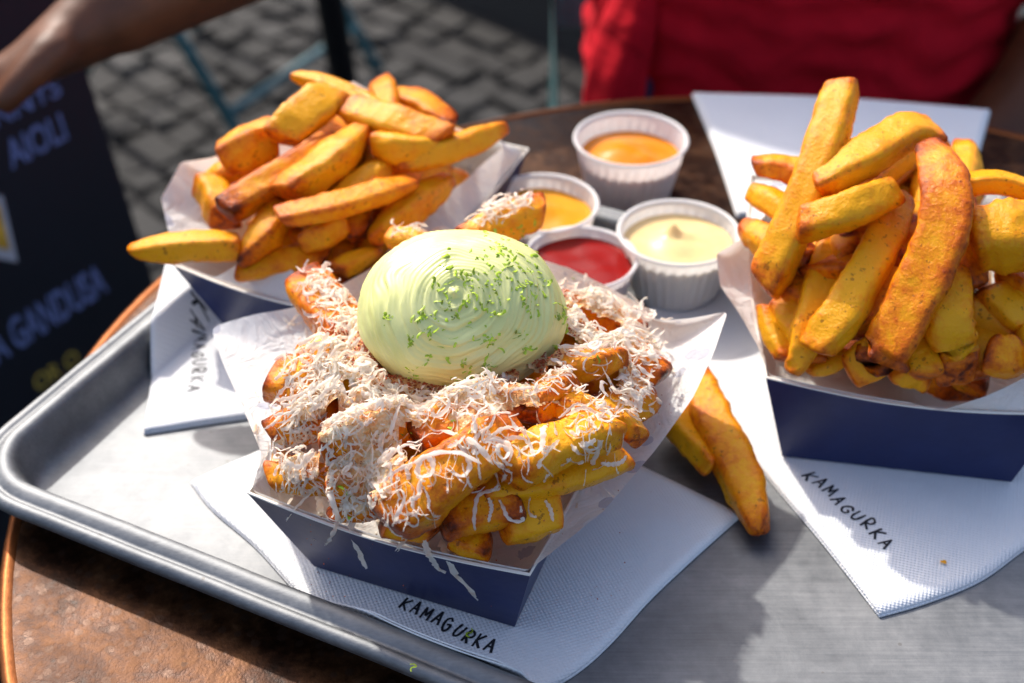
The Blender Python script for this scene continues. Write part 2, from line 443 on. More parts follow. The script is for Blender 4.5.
def napkin(b, r, t, l, label, mat, zfun, thick=.2, plies=2, n=44, amp=.05, seed=0):
    G = coons(*[[P(*q) for q in s] for s in (b, r, t, l)], n)
    V, F = [], []
    so = Vector((seed*7.1, 0, 0))
    def zz(p): return zfun(p)+max(0, amp*(noise.noise(p*.22+so)+.2))
    cen = sum(G, Vector())/len(G)
    for k in range(plies):
        z0 = k*thick/plies; z1 = (k+.86)*thick/plies
        sh = 1-.006*k
        for lay, zo in ((0, z0), (1, z1)):
            for p in G:
                q = cen+(p-cen)*sh if k else p
                V.append(Vector((q.x, q.y, zz(q)+zo)))
        o = k*2*n*n
        gf = grid_faces(n, n)
        F += [tuple(i+o+n*n for i in f) for f in gf] + [tuple(i+o for i in reversed(f)) for f in gf]
        ed = [j for j in range(n)]+[i*n+n-1 for i in range(1, n)]+[(n-1)*n+j for j in range(n-2, -1, -1)]+[i*n for i in range(n-2, 0, -1)]
        for a, c in zip(ed, ed[1:]+ed[:1]): F.append((o+a, o+c, o+c+n*n, o+a+n*n))
    ob = tag(mk('paper_napkin', V, F, mat), label, 'napkin', 'white paper napkins')
    ob['top'] = 0
    return ob, (lambda p: zz(p)+thick*.93)
MN = {a: paper_material('napkin_paper_%d' % i, (.84, .837, .83), 0, emboss=a, wrinkle=.22, rough=.85, ) for i, a in enumerate((24, 62, 6))}
MN_PLAIN = paper_material('plain_napkin_paper', (.84, .837, .83), 0, wrinkle=.15, rough=.85)
z5 = .5
def L_(*pts): return [(x, y, z5) for x, y in pts]
nap, sf = napkin(L_((190, 480), (212, 508), (255, 545), (310, 603), (380, 649), (450, 680), (520, 703)),
                 L_((520, 703), (575, 672), (612, 640), (650, 598), (692, 558), (742, 513)),
                 L_((430, 370), (590, 440), (742, 513)), L_((190, 480), (300, 430), (430, 370)),
                 'embossed napkin under the cheese topped fries, its lettering just below the carton', MN[24], tray_z, seed=1)
a, b = P(399, 606, z5), P(494, 656, z5); d = (b-a).normalized()
mk('lettering', *lettering('KAMAGURKA', a, b, Vector((-d.y, d.x, 0)), .62, sf, seed=3), MINK, nap, smooth=False)
nap, sf = napkin(L_((880, 614), (925, 601), (980, 579), (1024, 548), (1090, 500)), L_((1090, 500), (1010, 380), (940, 250)),
                 L_((636, 285), (780, 265), (940, 250)), L_((880, 614), (822, 540), (765, 472), (700, 390), (636, 285)),
                 'embossed napkin under the tall fries carton and the mayonnaise cup, lettering beside the carton', MN[62], tray_z, seed=2)
a, b = P(803, 475, z5), P(889, 552, z5); d = (b-a).normalized()
mk('lettering', *lettering('KAMAGURKA', a, b, Vector((-d.y, d.x, 0)), .62, sf, seed=4), MINK, nap, smooth=False)
def zleft(p):
    return max(tray_z(p), .27)
nap, sf = napkin([(143, 431, .5), (215, 420, .5), (300, 408, .5)], [(300, 408, .5), (330, 340, .5), (350, 275, .5)],
                 [(166, 262, 2.4), (250, 262, 1.2), (350, 275, .5)], [(143, 431, .5), (150, 370, .9), (158, 310, 1.9), (166, 262, 2.4)],
                 'napkin reaching over the left tray rim under the back left fries carton', MN[6], zleft, thick=.26, plies=3, seed=3)
a, b = P(196, 322, z5), P(189, 395, z5); d = (b-a).normalized()
mk('lettering', *lettering('KAMAGURKA', a, b, Vector((-d.y, d.x, 0)), .6, sf, seed=5), MINK, nap, smooth=False)
napkin([(737, 214, .3), (850, 216, .3), (962, 219, .3)], [(962, 219, .3), (976, 165, .3), (991, 109, .3)],
       [(692, 92, .3), (840, 97, .3), (991, 109, .3)], [(737, 214, .3), (716, 150, .3), (692, 92, .3)],
       'large blank white napkin flat on the copper table in front of the red shirt', MN_PLAIN, lambda p: .02, thick=.3, plies=3, amp=.03, seed=4)

# ------------------------------------------------------------------ cartons with greaseproof liners
def xy(p, z): return Vector((p[0], p[1], z))
ZB, ZR = .56, 4.8
def carton(rim, base, liner, label, bulge=.3, seed=0):
    """rim and base: four xy corners FL FR BR BL"""
    c = sum((Vector((x, y, 0)) for x, y in base), Vector())/4
    root = tag(empty('fries_carton', (c.x, c.y, ZB)), label, 'carton', 'navy card cartons of fries')
    n, m = 16, 7
    def wall(ins, zb, zt):
        V = []
        for i in range(m):
            v = i/(m-1)
            for s in range(4):
                r0, r1 = xy(rim[s], 0), xy(rim[(s+1) % 4], 0); b0, b1 = xy(base[s], 0), xy(base[(s+1) % 4], 0)
                d = (r1-r0).normalized(); nrm = Vector((d.y, -d.x, 0))
                for j in range(n):
                    t = j/n
                    p = b0.lerp(b1, t).lerp(r0.lerp(r1, t), v)
                    bl = bulge*math.sin(math.pi*t)*v
                    p = p+nrm*bl; toc = (c-p); toc.z = 0; toc.normalize()
                    dip = .22*math.sin(math.pi*t)*v
                    p = p+toc*ins; p.z = zb+(zt-zb)*v-dip; V.append(p)
        return V
    N = 4*n
    Vo = wall(0, ZB, ZR); Vi = wall(.09, ZB+.08, ZR)
    Fo = grid_faces(N, m, True)+[tuple(range(N-1, -1, -1))]
    mk('carton_wall', Vo, Fo, MB, root, smooth=False)
    Fi = [tuple(reversed(f)) for f in grid_faces(N, m, True)]+[tuple(range(N))]
    mk('carton_inside', Vi, Fi, MCARDIN, root, smooth=False)
    # cut edge of the card, a thin pale lip
    top_o = Vo[-N:]; top_i = Vi[-N:]
    V = []
    for p, q in zip(top_o, top_i):
        out = (p-q); out.normalize()
        V += [p+out*.012+Vector((0, 0, -.03)), p+out*.012+Vector((0, 0, .035)), q-out*.012+Vector((0, 0, .035)), q-out*.012+Vector((0, 0, -.03))]
    F = []
    for j in range(N):
        k = (j+1) % N
        for a in range(4): F.append((j*4+a, k*4+a, k*4+(a+1) % 4, j*4+(a+1) % 4))
    mk('card_edge', V, F, MEDGE, root, smooth=False)
    # liner
    M = 40; rings = [[], [], [], [], [], [], []]
    for s in range(4):
        r0, r1 = xy(rim[s], 0), xy(rim[(s+1) % 4], 0); b0, b1 = xy(base[s], 0), xy(base[(s+1) % 4], 0)
        d = (r1-r0).normalized(); nrm = Vector((d.y, -d.x, 0))
        pts = liner[s]
        for j in range(M):
            t = j/M
            ri = r0.lerp(r1, t)+nrm*bulge*math.sin(math.pi*t); toc = (c-ri); toc.z = 0; toc.normalize()
            ri = ri+toc*.2; ri.z = ZR-.22*math.sin(math.pi*t)-.02
            bi = b0.lerp(b1, t); bi = bi+(c-bi)*.08; bi.z = ZB+.5
            # top edge
            top = None
            for (ta, pa), (tb, pb) in zip(pts, pts[1:]):
                if ta <= t <= tb:
                    f = (t-ta)/(tb-ta)
                    A = ri_at(rim, s, ta, c, bulge) if pa is None else P(*pa)
                    B = ri_at(rim, s, tb, c, bulge) if pb is None else P(*pb)
                    f = f*f*(3-2*f)*.4+f*.6
                    top = A.lerp(B, f)
                    if pa is None and pb is None: top = ri+Vector((0, 0, .10))
                    break
            wv = noise.noise(Vector((t*9+s*13, seed*3.3, 0)))
            ext = (top-ri).length
            top = top+Vector((0, 0, wv*.12*min(1, ext)))
            ex = top-ri
            for k, f in enumerate((0, .5, .92)):
                p = bi.lerp(ri, f); rings[k].append(p+toc*(.18+.12*noise.noise(p*.9))*(1-f))
            rings[3].append(ri.copy())
            for k, f in ((4, .35), (5, .7)):
                p = ri+ex*f
                p.z += -.10*ext*math.sin(math.pi*f)*.5 + min(1, ext)*(.14*noise.noise(p*.55+Vector((seed, 0, 0)))+.09*noise.noise(p*1.5+Vector((0, seed, 0))))
                rings[k].append(p)
            rings[6].append(top)
    V = [p for r_ in rings for p in r_]
    F = grid_faces(4*M, len(rings), True)+[tuple(range(4*M-1, -1, -1))]
    ln = mk('paper_liner', V, F, MLIN, root)
    sm = ln.modifiers.new('smooth', 'SUBSURF'); sm.levels = 1; sm.render_levels = 1
    return root
def ri_at(rim, s, t, c, bulge):
    r0, r1 = xy(rim[s], 0), xy(rim[(s+1) % 4], 0); d = (r1-r0).normalized(); nrm = Vector((d.y, -d.x, 0))
    ri = r0.lerp(r1, t)+nrm*bulge*math.sin(math.pi*t); toc = (c-ri); toc.z = 0; toc.normalize()
    ri = ri+toc*.2; ri.z = ZR-.22*math.sin(math.pi*t)+.08; return ri
# the main carton
RIM_M = [(-10.36, 40.85), (.66, 36.45), (6.6, 53.0), (-4.35, 57.35)]
BAS_M = [(-8.1, 41.0), (.1, 37.75), (5.0, 51.6), (-3.4, 55.3)]
carton_main = carton(RIM_M, BAS_M,
    [[(0, None), (1, None)],
     [(0, None), (.08, (548, 556, 4.9)), (.28, (600, 515, 5.1)), (.45, (655, 450, 5.4)), (.62, (693, 398, 5.9)), (.78, (714, 352, 6.5)), (.9, (728, 310, 7.0)), (.97, (690, 318, 6.6)), (1, (655, 322, 6.2))],
     [(0, (655, 322, 6.2)), (.06, (650, 309, 6.0)), (.5, (570, 268, 6.2)), (1, (440, 225, 6.6))],
     [(0, (440, 225, 6.6)), (.12, (380, 262, 6.4)), (.3, (310, 303, 6.0)), (.42, (262, 313, 5.6)), (.52, (211, 327, 5.2)), (.62, (222, 362, 5.0)), (.74, (243, 408, 4.95)), (.87, (262, 455, 4.95)), (1, None)]],
    'navy carton of fries topped with the green ball of mayonnaise', seed=1)
RIM_R = [(10.96, 48.08), (23.0, 45.6), (25.2, 62.8), (12.6, 65.4)]
BAS_R = [(12.1, 47.8), (21.9, 46.1), (23.6, 61.3), (13.6, 63.4)]
carton_right = carton(RIM_R, BAS_R,
    [[(0, None), (.5, None), (.62, (940, 411, 4.75)), (.75, (985, 397, 5.4)), (.88, (1024, 378, 6.0)), (1, (1075, 360, 6.4))],
     [(0, (1075, 360, 6.4)), (.5, (1080, 270, 6.0)), (1, (1010, 190, 5.6))],
     [(0, (1010, 190, 5.6)), (.5, (890, 190, 7.0)), (1, (775, 205, 7.0))],
     [(0, (775, 205, 7.0)), (.25, (742, 240, 6.6)), (.42, (716, 253, 6.3)), (.55, (720, 285, 5.8)), (.68, (734, 305, 5.3)), (.85, (757, 345, 4.9)), (1, None)]],
    'navy carton of tall plain fries beside the mayonnaise cup', seed=2, bulge=.45)
RIM_L = [(-16.3, 56.8), (-6.6, 52.4), (.9, 68.1), (-8.9, 72.7)]
BAS_L = [(-14.2, 57.2), (-7.2, 54.2), (-.7, 67.2), (-7.9, 70.6)]
carton_left = carton(RIM_L, BAS_L,
    [[(0, None), (.22, None), (.36, (266, 248, 6.3)), (.5, (300, 277, 5.5)), (.62, (330, 292, 5.0)), (1, None)],
     [(0, None), (.15, (378, 262, 5.4)), (.4, (415, 222, 5.9)), (.7, (462, 182, 6.2)), (.93, (503, 147, 6.4)), (1, (500, 140, 6.4))],
     [(0, (500, 140, 6.4)), (.3, (455, 128, 7.0)), (.6, (400, 108, 7.6)), (.8, (352, 80, 8.4)), (.92, (330, 108, 7.4)), (1, (300, 120, 7.0))],
     [(0, (300, 120, 7.0)), (.3, (240, 150, 7.4)), (.45, (210, 158, 7.4)), (.55, (181, 162, 7.2)), (.7, (161, 198, 6.2)), (.85, (168, 230, 5.4)), (1, None)]],
    'navy carton of fries at the back left of the tray with paper flaring out', seed=3)

# ------------------------------------------------------------------ fries
BVH_V, BVH_F = [], []            # geometry of the main heap, for settling cheese and zest
def to_bvh(V, F):
    o = len(BVH_V); BVH_V.extend(V); BVH_F.extend([tuple(i+o for i in f) for f in F])
def fry_geo(pts, rad, seed, n=54, k=30, aspect=None, ends=None, sq=3.0, rough=1.0):
    rf = random.Random(seed)
    asp = aspect or rf.uniform(.70, .95); skew = rf.uniform(-.30, .30); skew2 = rf.uniform(-.22, .22); sq = rf.uniform(3.4, 7.0)
    c = catmull(pts, n); L = sum((b-a).length for a, b in zip(c, c[1:]))
    e0, e1 = ends or (rf.choice(('cut', 'cut', 'cut', 'tip')), rf.choice(('cut', 'cut', 'tip')))
    tw = rf.uniform(-.5, .5); tw0 = rf.uniform(-.5, .5); off = Vector((seed*3.17 % 90, seed*1.3 % 70, seed*.7 % 50))
    slant0, slant1 = rf.uniform(-.7, .7), rf.uniform(-.7, .7); slv0, slv1 = rf.uniform(-.55, .55), rf.uniform(-.55, .55)
    V, C = [], []
    def endf(x, kind):              # x: distance from the end / radius
        if kind == 'cut':
            e = .30; y = min(1, x/e); return math.sqrt(max(0, 1-(1-y)**2))*(.86+.14*min(1, x/1.5))
        y = min(1, x/.5); cap = math.sqrt(max(0, 1-(1-y)**2))
        return cap*(.42+.58*min(1, (x/2.8))**.8)
    lam = [-math.cos(math.pi*i/(n-1))*.5+.5 for i in range(n)]
    c = [c[0]] + c[1:]
    # re-parameterise so that rings bunch at the ends
    def at(s):
        f = s*(n-1); i = min(n-2, int(f)); return c[i].lerp(c[i+1], f-i)
    for i in range(n):
        s = lam[i]*.75 + (i/(n-1))*.25
        p = at(s); t = (at(min(1, s+.02))-at(max(0, s-.02))).normalized()
        up = Vector((0, 0, 1)) if abs(t.z) < .88 else Vector((0, -1, 0))
        sd_ = t.cross(up).normalized(); u = sd_.cross(t)
        rs_ = endf(s*L/rad, e0)*endf((1-s)*L/rad, e1)*(1+.12*noise.noise(Vector((s*3.0, 0, 0))+off))
        a0 = tw0+tw*s
        for j in range(k):
            a = 2*math.pi*j/k
            ca, sa = math.cos(a), math.sin(a)
            q = (abs(ca)**sq+abs(sa)**sq)**(-1/sq)
            x, y = ca*q, sa*q*asp
            x *= 1+skew*y; y *= 1+skew2*x
            xr, yr = x*math.cos(a0)-y*math.sin(a0), x*math.sin(a0)+y*math.cos(a0)
            v = p+(sd_*xr+u*yr)*rad*rs_
            sl = (slant0*(1-s)**6+slant1*s**6)
            v = v+t*(xr*sl+yr*(slv0*(1-s)**6+slv1*s**6))*rad*rs_
            nz = noise.noise(v*.9+off)*.10+noise.noise(v*2.4+off)*.065+noise.noise(v*6+off)*.035*rough+noise.noise(v*14+off)*.02*rough
            dr = (v-p)
            v = v+dr*nz if rs_ > 1e-4 else v
            V.append(v)
            ed = min(s, 1-s)*L/rad
            corner = min(1.2, max(0, (q-1)/.34))
            cr = .60*max(0, 1-ed/min(1.4, .26*L/rad))+.42*corner**1.5+.06+.22*noise.noise(v*.6+off)
            C.append(max(0, min(1, cr)))
    F = grid_faces(k, n, True)
    F += [tuple(range(k-1, -1, -1)), tuple(range((n-1)*k, n*k))]
    return V, F, C
def fry(pts, rad, seed, label, group, heap=None, **kw):
    V, F, C = fry_geo(pts, rad, seed, **kw)
    o = mk('fry', V, F, MF)
    o.data.attributes.new('crisp', 'FLOAT', 'POINT').data.foreach_set('value', C)
    tag(o, label, 'fry', group)
    if heap is not None: to_bvh(V, F)
    return o
def pfry(px, wpx, seed, label, group, heap=None, **kw):
    pts = [P(*q) for q in px]
    d = sum(depth(p) for p in pts)/len(pts)
    return fry(pts, wpx*.5*d/FPX*.87, seed, label, group, heap, **kw)
GL, GM, GR = 'fries in the back left carton', 'fries in the cheese topped carton', 'fries in the tall right hand carton'
LEFT = [
 ([(128, 252, 6.6), (185, 246, 6.9), (242, 246, 6.6)], 37, 'smooth yellow fry jutting out over the front left corner of the back left carton', ('tip', 'cut')),
 ([(236, 262, 6.2), (262, 235, 7.0), (282, 203, 7.4)], 36, 'rough orange fry standing up from the front rim of the back left carton', None),
 ([(278, 218, 8.3), (345, 204, 8.6), (418, 181, 8.5)], 31, 'long slim fry lying across the front top of the back left carton', ('cut', 'tip')),
 ([(222, 212, 7.8), (280, 176, 8.6), (337, 138, 9.2)], 35, 'long fry sloping up the left side of the pile above the flaring paper', ('cut', 'tip')),
 ([(284, 196, 8.6), (328, 165, 9.2), (368, 128, 9.6)], 42, 'broad bright yellow fry with one pointed tip in the middle of the back left pile', ('cut', 'tip')),
 ([(220, 160, 8.4), (248, 146, 8.8), (278, 132, 9.0)], 46, 'knobbly stub of fry on the upper left of the back left pile', ('cut', 'cut')),
 ([(280, 142, 9.4), (305, 118, 10.0), (335, 98, 10.2)], 40, 'lumpy fry near the top of the back left pile beside the knobbly stub', ('cut', 'cut')),
 ([(292, 74, 10.6), (330, 86, 10.4), (378, 106, 10.0)], 22, 'thin fry tip reaching highest at the back of the back left pile', ('tip', 'cut')),
 ([(348, 108, 9.9), (392, 122, 9.9), (446, 140, 9.6)], 38, 'thick fry sloping down right along the top of the back left pile', ('cut', 'cut')),
 ([(392, 163, 8.8), (445, 152, 8.9), (507, 126, 8.9)], 38, 'long fry poking out right of the back left pile towards the cups', ('cut', 'tip')),
 ([(368, 240, 6.6), (405, 212, 7.2), (452, 176, 7.4)], 37, 'yellow fry along the right paper edge of the back left carton', None),
 ([(206, 182, 7.0), (218, 196, 6.9), (226, 222, 6.5)], 38, 'short fry behind the left paper flap of the back left carton', ('cut', 'cut')),
 ([(305, 242, 6.4), (325, 234, 6.8), (350, 222, 7.0)], 36, 'blunt cut fry below the long slim fry in the back left carton', ('cut', 'cut')),
 ([(238, 272, 5.4), (280, 262, 5.7), (328, 258, 5.6)], 30, 'dark orange fry low behind the front rim of the back left carton', None),
 ([(335, 270, 5.7), (352, 262, 5.9), (380, 248, 6.0)], 27, 'small speckled fry beside the white paper tip of the back left carton', ('cut', 'tip')),
 ([(325, 215, 7.6), (360, 185, 8.2), (398, 160, 8.6)], 32, 'fry half hidden behind the long slim fry of the back left carton', None),
 ([(374, 142, 9.4), (405, 150, 9.3), (440, 150, 9.0)], 36, 'fry with dark burnt spots on the right of the back left pile', ('cut', 'cut')),
 ([(196, 186, 6.4), (225, 172, 7.4), (260, 165, 7.8)], 30, 'fry under the knobbly stub at the left of the back left pile', None),
 ([(352, 98, 9.9), (376, 112, 9.9), (400, 132, 9.5)], 30, 'fry at the back of the back left pile beside the paper point', None),
]
RIGHT = [
 ([(842, 84, 14.2), (822, 150, 12.6), (796, 215, 10.6), (762, 288, 8.0)], 46, 'long fry standing tallest above the right carton, dark spot near its tip', ('cut', 'cut')),
 ([(815, 186, 11.8), (862, 160, 12.6), (905, 134, 13.0), (930, 136, 12.8)], 44, 'fry lying against the tallest fry with a small curl at its end', ('cut', 'cut')),
 ([(796, 226, 10.8), (845, 212, 11.5), (896, 190, 11.8)], 40, 'short plump fry just below the curled one in the right carton', ('cut', 'cut')),
 ([(926, 140, 13.2), (946, 205, 12.2), (926, 278, 10.0), (888, 350, 7.4), (880, 354, 6.9)], 54, 'broad bent golden fry running down the middle of the right pile', ('tip', 'cut')),
 ([(908, 196, 10.8), (872, 262, 9.6), (840, 318, 8.2), (815, 352, 7.0)], 46, 'orange pointed fry left of the broad bent fry', ('tip', 'cut')),
 ([(832, 240, 9.0), (818, 300, 7.8), (800, 358, 6.2), (788, 372, 5.6)], 40, 'crusty fry sloping down to the front left corner of the right carton', None),
 ([(958, 262, 9.8), (948, 320, 8.6), (955, 350, 7.0), (957, 378, 6.3)], 52, 'pale yellow fry with a browned lower end at the front rim of the right carton', ('tip', 'cut')),
 ([(968, 236, 10.8), (1010, 234, 10.9), (1055, 240, 10.6)], 76, 'blocky crusty potato chunk at the right edge of the pile', ('cut', 'cut')),
 ([(950, 188, 11.6), (1000, 184, 11.8), (1050, 200, 11.4)], 32, 'smooth yellow fry lying flat behind the blocky potato chunk', None),
 ([(752, 166, 10.4), (785, 168, 10.6), (815, 180, 10.4)], 32, 'upper of the two fry ends sticking out left behind the tallest fry', ('cut', 'cut')),
 ([(754, 192, 9.4), (778, 206, 9.6), (806, 232, 9.4)], 34, 'lower of the two fry ends sticking out left behind the tallest fry', ('cut', 'cut')),
 ([(740, 226, 8.2), (775, 246, 8.5), (815, 266, 8.4)], 40, 'fry crossing under the foot of the tallest fry near the mayonnaise cup', ('tip', 'cut')),
 ([(768, 306, 6.5), (775, 330, 6.0), (788, 360, 5.6)], 34, 'hollow edged fry at the left paper edge of the right carton', None),
 ([(848, 376, 5.9), (868, 362, 6.4), (892, 336, 7.2)], 44, 'rough fry end resting on the front rim below the broad bent fry', ('cut', 'cut')),
 ([(890, 362, 6.2), (912, 368, 5.8), (932, 375, 5.5)], 44, 'wide fry stub against the front rim between two browned ends', ('cut', 'cut')),
 ([(985, 352, 7.0), (1002, 358, 6.8), (1024, 352, 6.8)], 50, 'square cut fry end above the white paper at the right carton front', ('cut', 'cut')),
 ([(985, 286, 8.4), (1005, 306, 8.0), (1030, 330, 7.4)], 42, 'fry in the gap below the blocky potato chunk', None),
 ([(806, 372, 5.3), (826, 367, 5.6), (850, 354, 6.0)], 32, 'small dark fry at the front left rim of the right carton', None),
 ([(958, 196, 10.4), (966, 240, 9.6), (972, 290, 8.4)], 42, 'dark crusty fry between the broad bent fry and the blocky chunk', None),
 ([(800, 272, 8.2), (840, 268, 8.8), (880, 258, 9.2)], 42, 'fry seen in the gap under the short plump fry of the right carton', None),
 ([(850, 235, 9.0), (890, 230, 9.8), (925, 235, 9.8)], 40, 'fry behind the orange pointed fry in the right carton', None),
 ([(965, 300, 7.6), (992, 318, 7.2), (1022, 345, 6.8)], 46, 'fry between the pale yellow fry and the square cut end', None),
 ([(1012, 270, 8.4), (1030, 320, 7.4), (1040, 372, 6.6)], 46, 'upright fry at the far right edge above the white paper', ('cut', 'cut')),
 ([(990, 330, 6.6), (986, 352, 6.3), (984, 378, 5.8)], 44, 'browned fry just right of the pale yellow fry at the rim', ('cut', 'cut')),
 ([(905, 330, 7.4), (918, 350, 7.0), (930, 378, 6.4)], 40, 'dark fry in the gap left of the pale yellow fry', None),
 ([(774, 296, 6.9), (798, 328, 6.4), (814, 364, 5.8)], 38, 'fry against the left wall of the right carton behind the crusty one', ('cut', 'cut')),
 ([(786, 284, 7.6), (812, 298, 7.3), (842, 310, 7.0)], 38, 'fry crossing below the foot of the tallest fry inside the right carton', ('cut', 'cut')),
 ([(845, 330, 6.8), (880, 300, 8.0), (915, 250, 9.2)], 44, 'dark fry tucked under the broad bent fry of the right carton', None),
 ([(1000, 268, 8.8), (1030, 290, 8.4), (1060, 310, 8.0)], 44, 'fry at the far right edge below the blocky chunk', None),
]
MAIN = [
 ([(302, 280, 7.2), (325, 310, 7.4), (362, 348, 7.6)], 52, 'bright fry leaning out over the left paper beside the green ball', ('cut', 'cut')),
 ([(268, 378, 7.0), (300, 386, 7.2), (342, 392, 7.4)], 56, 'stubby fry end at the left paper, upper of the two at the left rim', ('cut', 'cut')),
 ([(270, 434, 6.4), (300, 424, 6.8), (345, 412, 7.2)], 44, 'fry half covered in cheese under the stubby fry at the left paper', None),
 ([(268, 476, 5.6), (300, 478, 5.8), (345, 482, 6.0)], 38, 'fry end poking out at the front left corner of the main carton', ('cut', 'cut')),
 ([(384, 524, 7.0), (430, 486, 8.2), (480, 452, 8.8), (515, 436, 8.8)], 66, 'largest glossy yellow fry at the front under hanging cheese shreds', ('cut', 'cut')),
 ([(380, 524, 5.6), (405, 526, 5.6), (440, 530, 5.5)], 38, 'flat fry just behind the front rim under the largest yellow fry', ('cut', 'cut')),
 ([(440, 524, 6.4), (478, 512, 6.6), (525, 508, 6.8)], 44, 'amber fry to the right of the largest yellow fry', ('cut', 'cut')),
 ([(450, 530, 5.1), (470, 540, 5.1), (492, 547, 5.1)], 38, 'dark round fry end at the front rim of the main carton', ('cut', 'cut')),
 ([(500, 526, 6.0), (530, 518, 6.2), (562, 510, 6.2)], 52, 'rounded yellow fry end at the front right corner of the main carton', ('cut', 'cut')),
 ([(478, 494, 7.0), (550, 482, 7.2), (626, 456, 7.0)], 38, 'long straight fry along the right paper of the main carton', ('cut', 'cut')),
 ([(506, 476, 8.4), (550, 448, 8.8), (612, 428, 8.6)], 52, 'crusty reddish brown fry lying on the long straight one', ('cut', 'cut')),
 ([(556, 402, 8.6), (588, 412, 8.7), (618, 430, 8.4)], 46, 'translucent amber fry at the right below the green ball', None),
 ([(632, 362, 7.4), (648, 370, 7.4), (666, 378, 7.2)], 46, 'lone fry cube end on the right paper flap sprinkled with cheese', ('cut', 'cut')),
 ([(462, 242, 8.2), (500, 224, 8.6), (545, 206, 8.6)], 42, 'fry sticking out behind the green ball towards the ketchup', ('cut', 'cut')),
 ([(388, 238, 7.6), (408, 240, 7.8), (432, 246, 7.8)], 28, 'short orange fry end behind the upper left of the green ball', ('cut', 'cut')),
 ([(548, 372, 8.4), (580, 366, 8.6), (616, 358, 8.2)], 42, 'fry under cheese to the right of the green ball', None),
 ([(410, 440, 8.2), (460, 420, 8.8), (510, 402, 8.8)], 52, 'fry buried under cheese in front of the green ball', None),
 ([(322, 452, 7.6), (368, 436, 8.2), (420, 424, 8.4)], 48, 'fry buried under red spice and cheese left of centre', None),
 ([(326, 494, 6.2), (360, 484, 6.8), (402, 470, 7.2)], 40, 'fry under trailing shreds near the front left of the main carton', None),
 ([(310, 350, 7.6), (340, 372, 7.9), (380, 400, 8.1)], 46, 'cheesy fry between the left paper and the green ball', None),
 ([(560, 305, 6.6), (600, 318, 6.5), (640, 338, 6.2)], 44, 'fry under the cheese at the back right of the main carton', None),
 ([(600, 400, 7.6), (620, 420, 7.4), (640, 440, 7.0)], 40, 'dark fry beside the right paper flap', None),
 ([(520, 420, 8.6), (545, 395, 8.9), (570, 380, 8.9)], 46, 'brown fry poking through cheese at the lower right of the green ball', None),
 ([(575, 385, 7.2), (605, 372, 7.3), (640, 352, 6.9)], 44, 'fry sprinkled with cheese beside the lone cube end', None),
 ([(590, 425, 7.2), (622, 410, 7.2), (650, 392, 6.6)], 42, 'short fry lying against the right paper below the lone cube end', ('cut', 'cut')),
 ([(540, 330, 7.2), (575, 345, 7.4), (610, 365, 7.2)], 44, 'fry deep in cheese close to the right side of the green ball', None),
 ([(326, 515, 5.4), (352, 510, 5.8), (390, 502, 6.2)], 34, 'fry behind the front rim at left under pale shreds', None),
]
for lst, grp, sd0, hp in ((LEFT, GL, 100, None), (RIGHT, GR, 300, None), (MAIN, GM, 500, 1)):
    for i, (px, w, lab, ends) in enumerate(lst):
        pfry(px, w, sd0+i, lab, grp, hp, ends=ends)
def filler(rim, n, zf, grp, lab, seed, heap=None):
    rf = random.Random(seed); c = [xy(p, 0) for p in rim]
    def pt(s, t): return c[0].lerp(c[1], s).lerp(c[3].lerp(c[2], s), t)
    k = 0
    while k < n:
        s, t = rf.uniform(.17, .83), rf.uniform(.14, .86); s2, t2 = rf.uniform(.17, .83), rf.uniform(.12, .88)
        a, b = pt(s, t), pt(s2, t2); L = (b-a).length
        if not 4.2 < L < 9: continue
        f = k/n; z0 = zf(f, (s+s2)/2, (t+t2)/2)
        a.z = z0+rf.uniform(-.5, .5); b.z = z0+rf.uniform(-.5, .5)
        m = (a+b)/2+Vector((rf.uniform(-.3, .3), rf.uniform(-.3, .3), rf.uniform(0, .35)))
        fry([a, m, b], rf.uniform(.58, .8), seed*50+k, lab, grp, heap, n=36, k=22); k += 1
def dome(s, t): return max(0, 1-((s-.5)/.5)**2)*max(0, 1-((t-.5)/.55)**2)
filler(RIM_L, 38, lambda f, s, t: 2.6+f*(2.7+4.0*dome(s, t)), GL, 'golden fry wedged deep in the pile of the back left carton', 11)
filler(RIM_R, 60, lambda f, s, t: 2.8+f*(2.6+5.6*dome(s, t)), GR, 'golden fry wedged deep in the pile of the right carton', 12)
filler(RIM_M, 34, lambda f, s, t: 2.6+f*(2.7+2.6*dome(s, t)), GM, 'golden fry wedged deep under the cheese in the main carton', 13, 1)
pfry([(694, 380, 2.0), (716, 430, 1.8), (742, 480, 1.4), (760, 532, 1.15)], 46, 701, 'long loose fry lying across the napkin edge under the paper flap', 'loose fries on the napkin', ends=('cut', 'tip'))
pfry([(668, 412, 1.5), (690, 440, 1.4), (714, 468, 1.3)], 38, 702, 'short loose fry tucked in beside the long one on the napkin', 'loose fries on the napkin', ends=('cut', 'cut'))

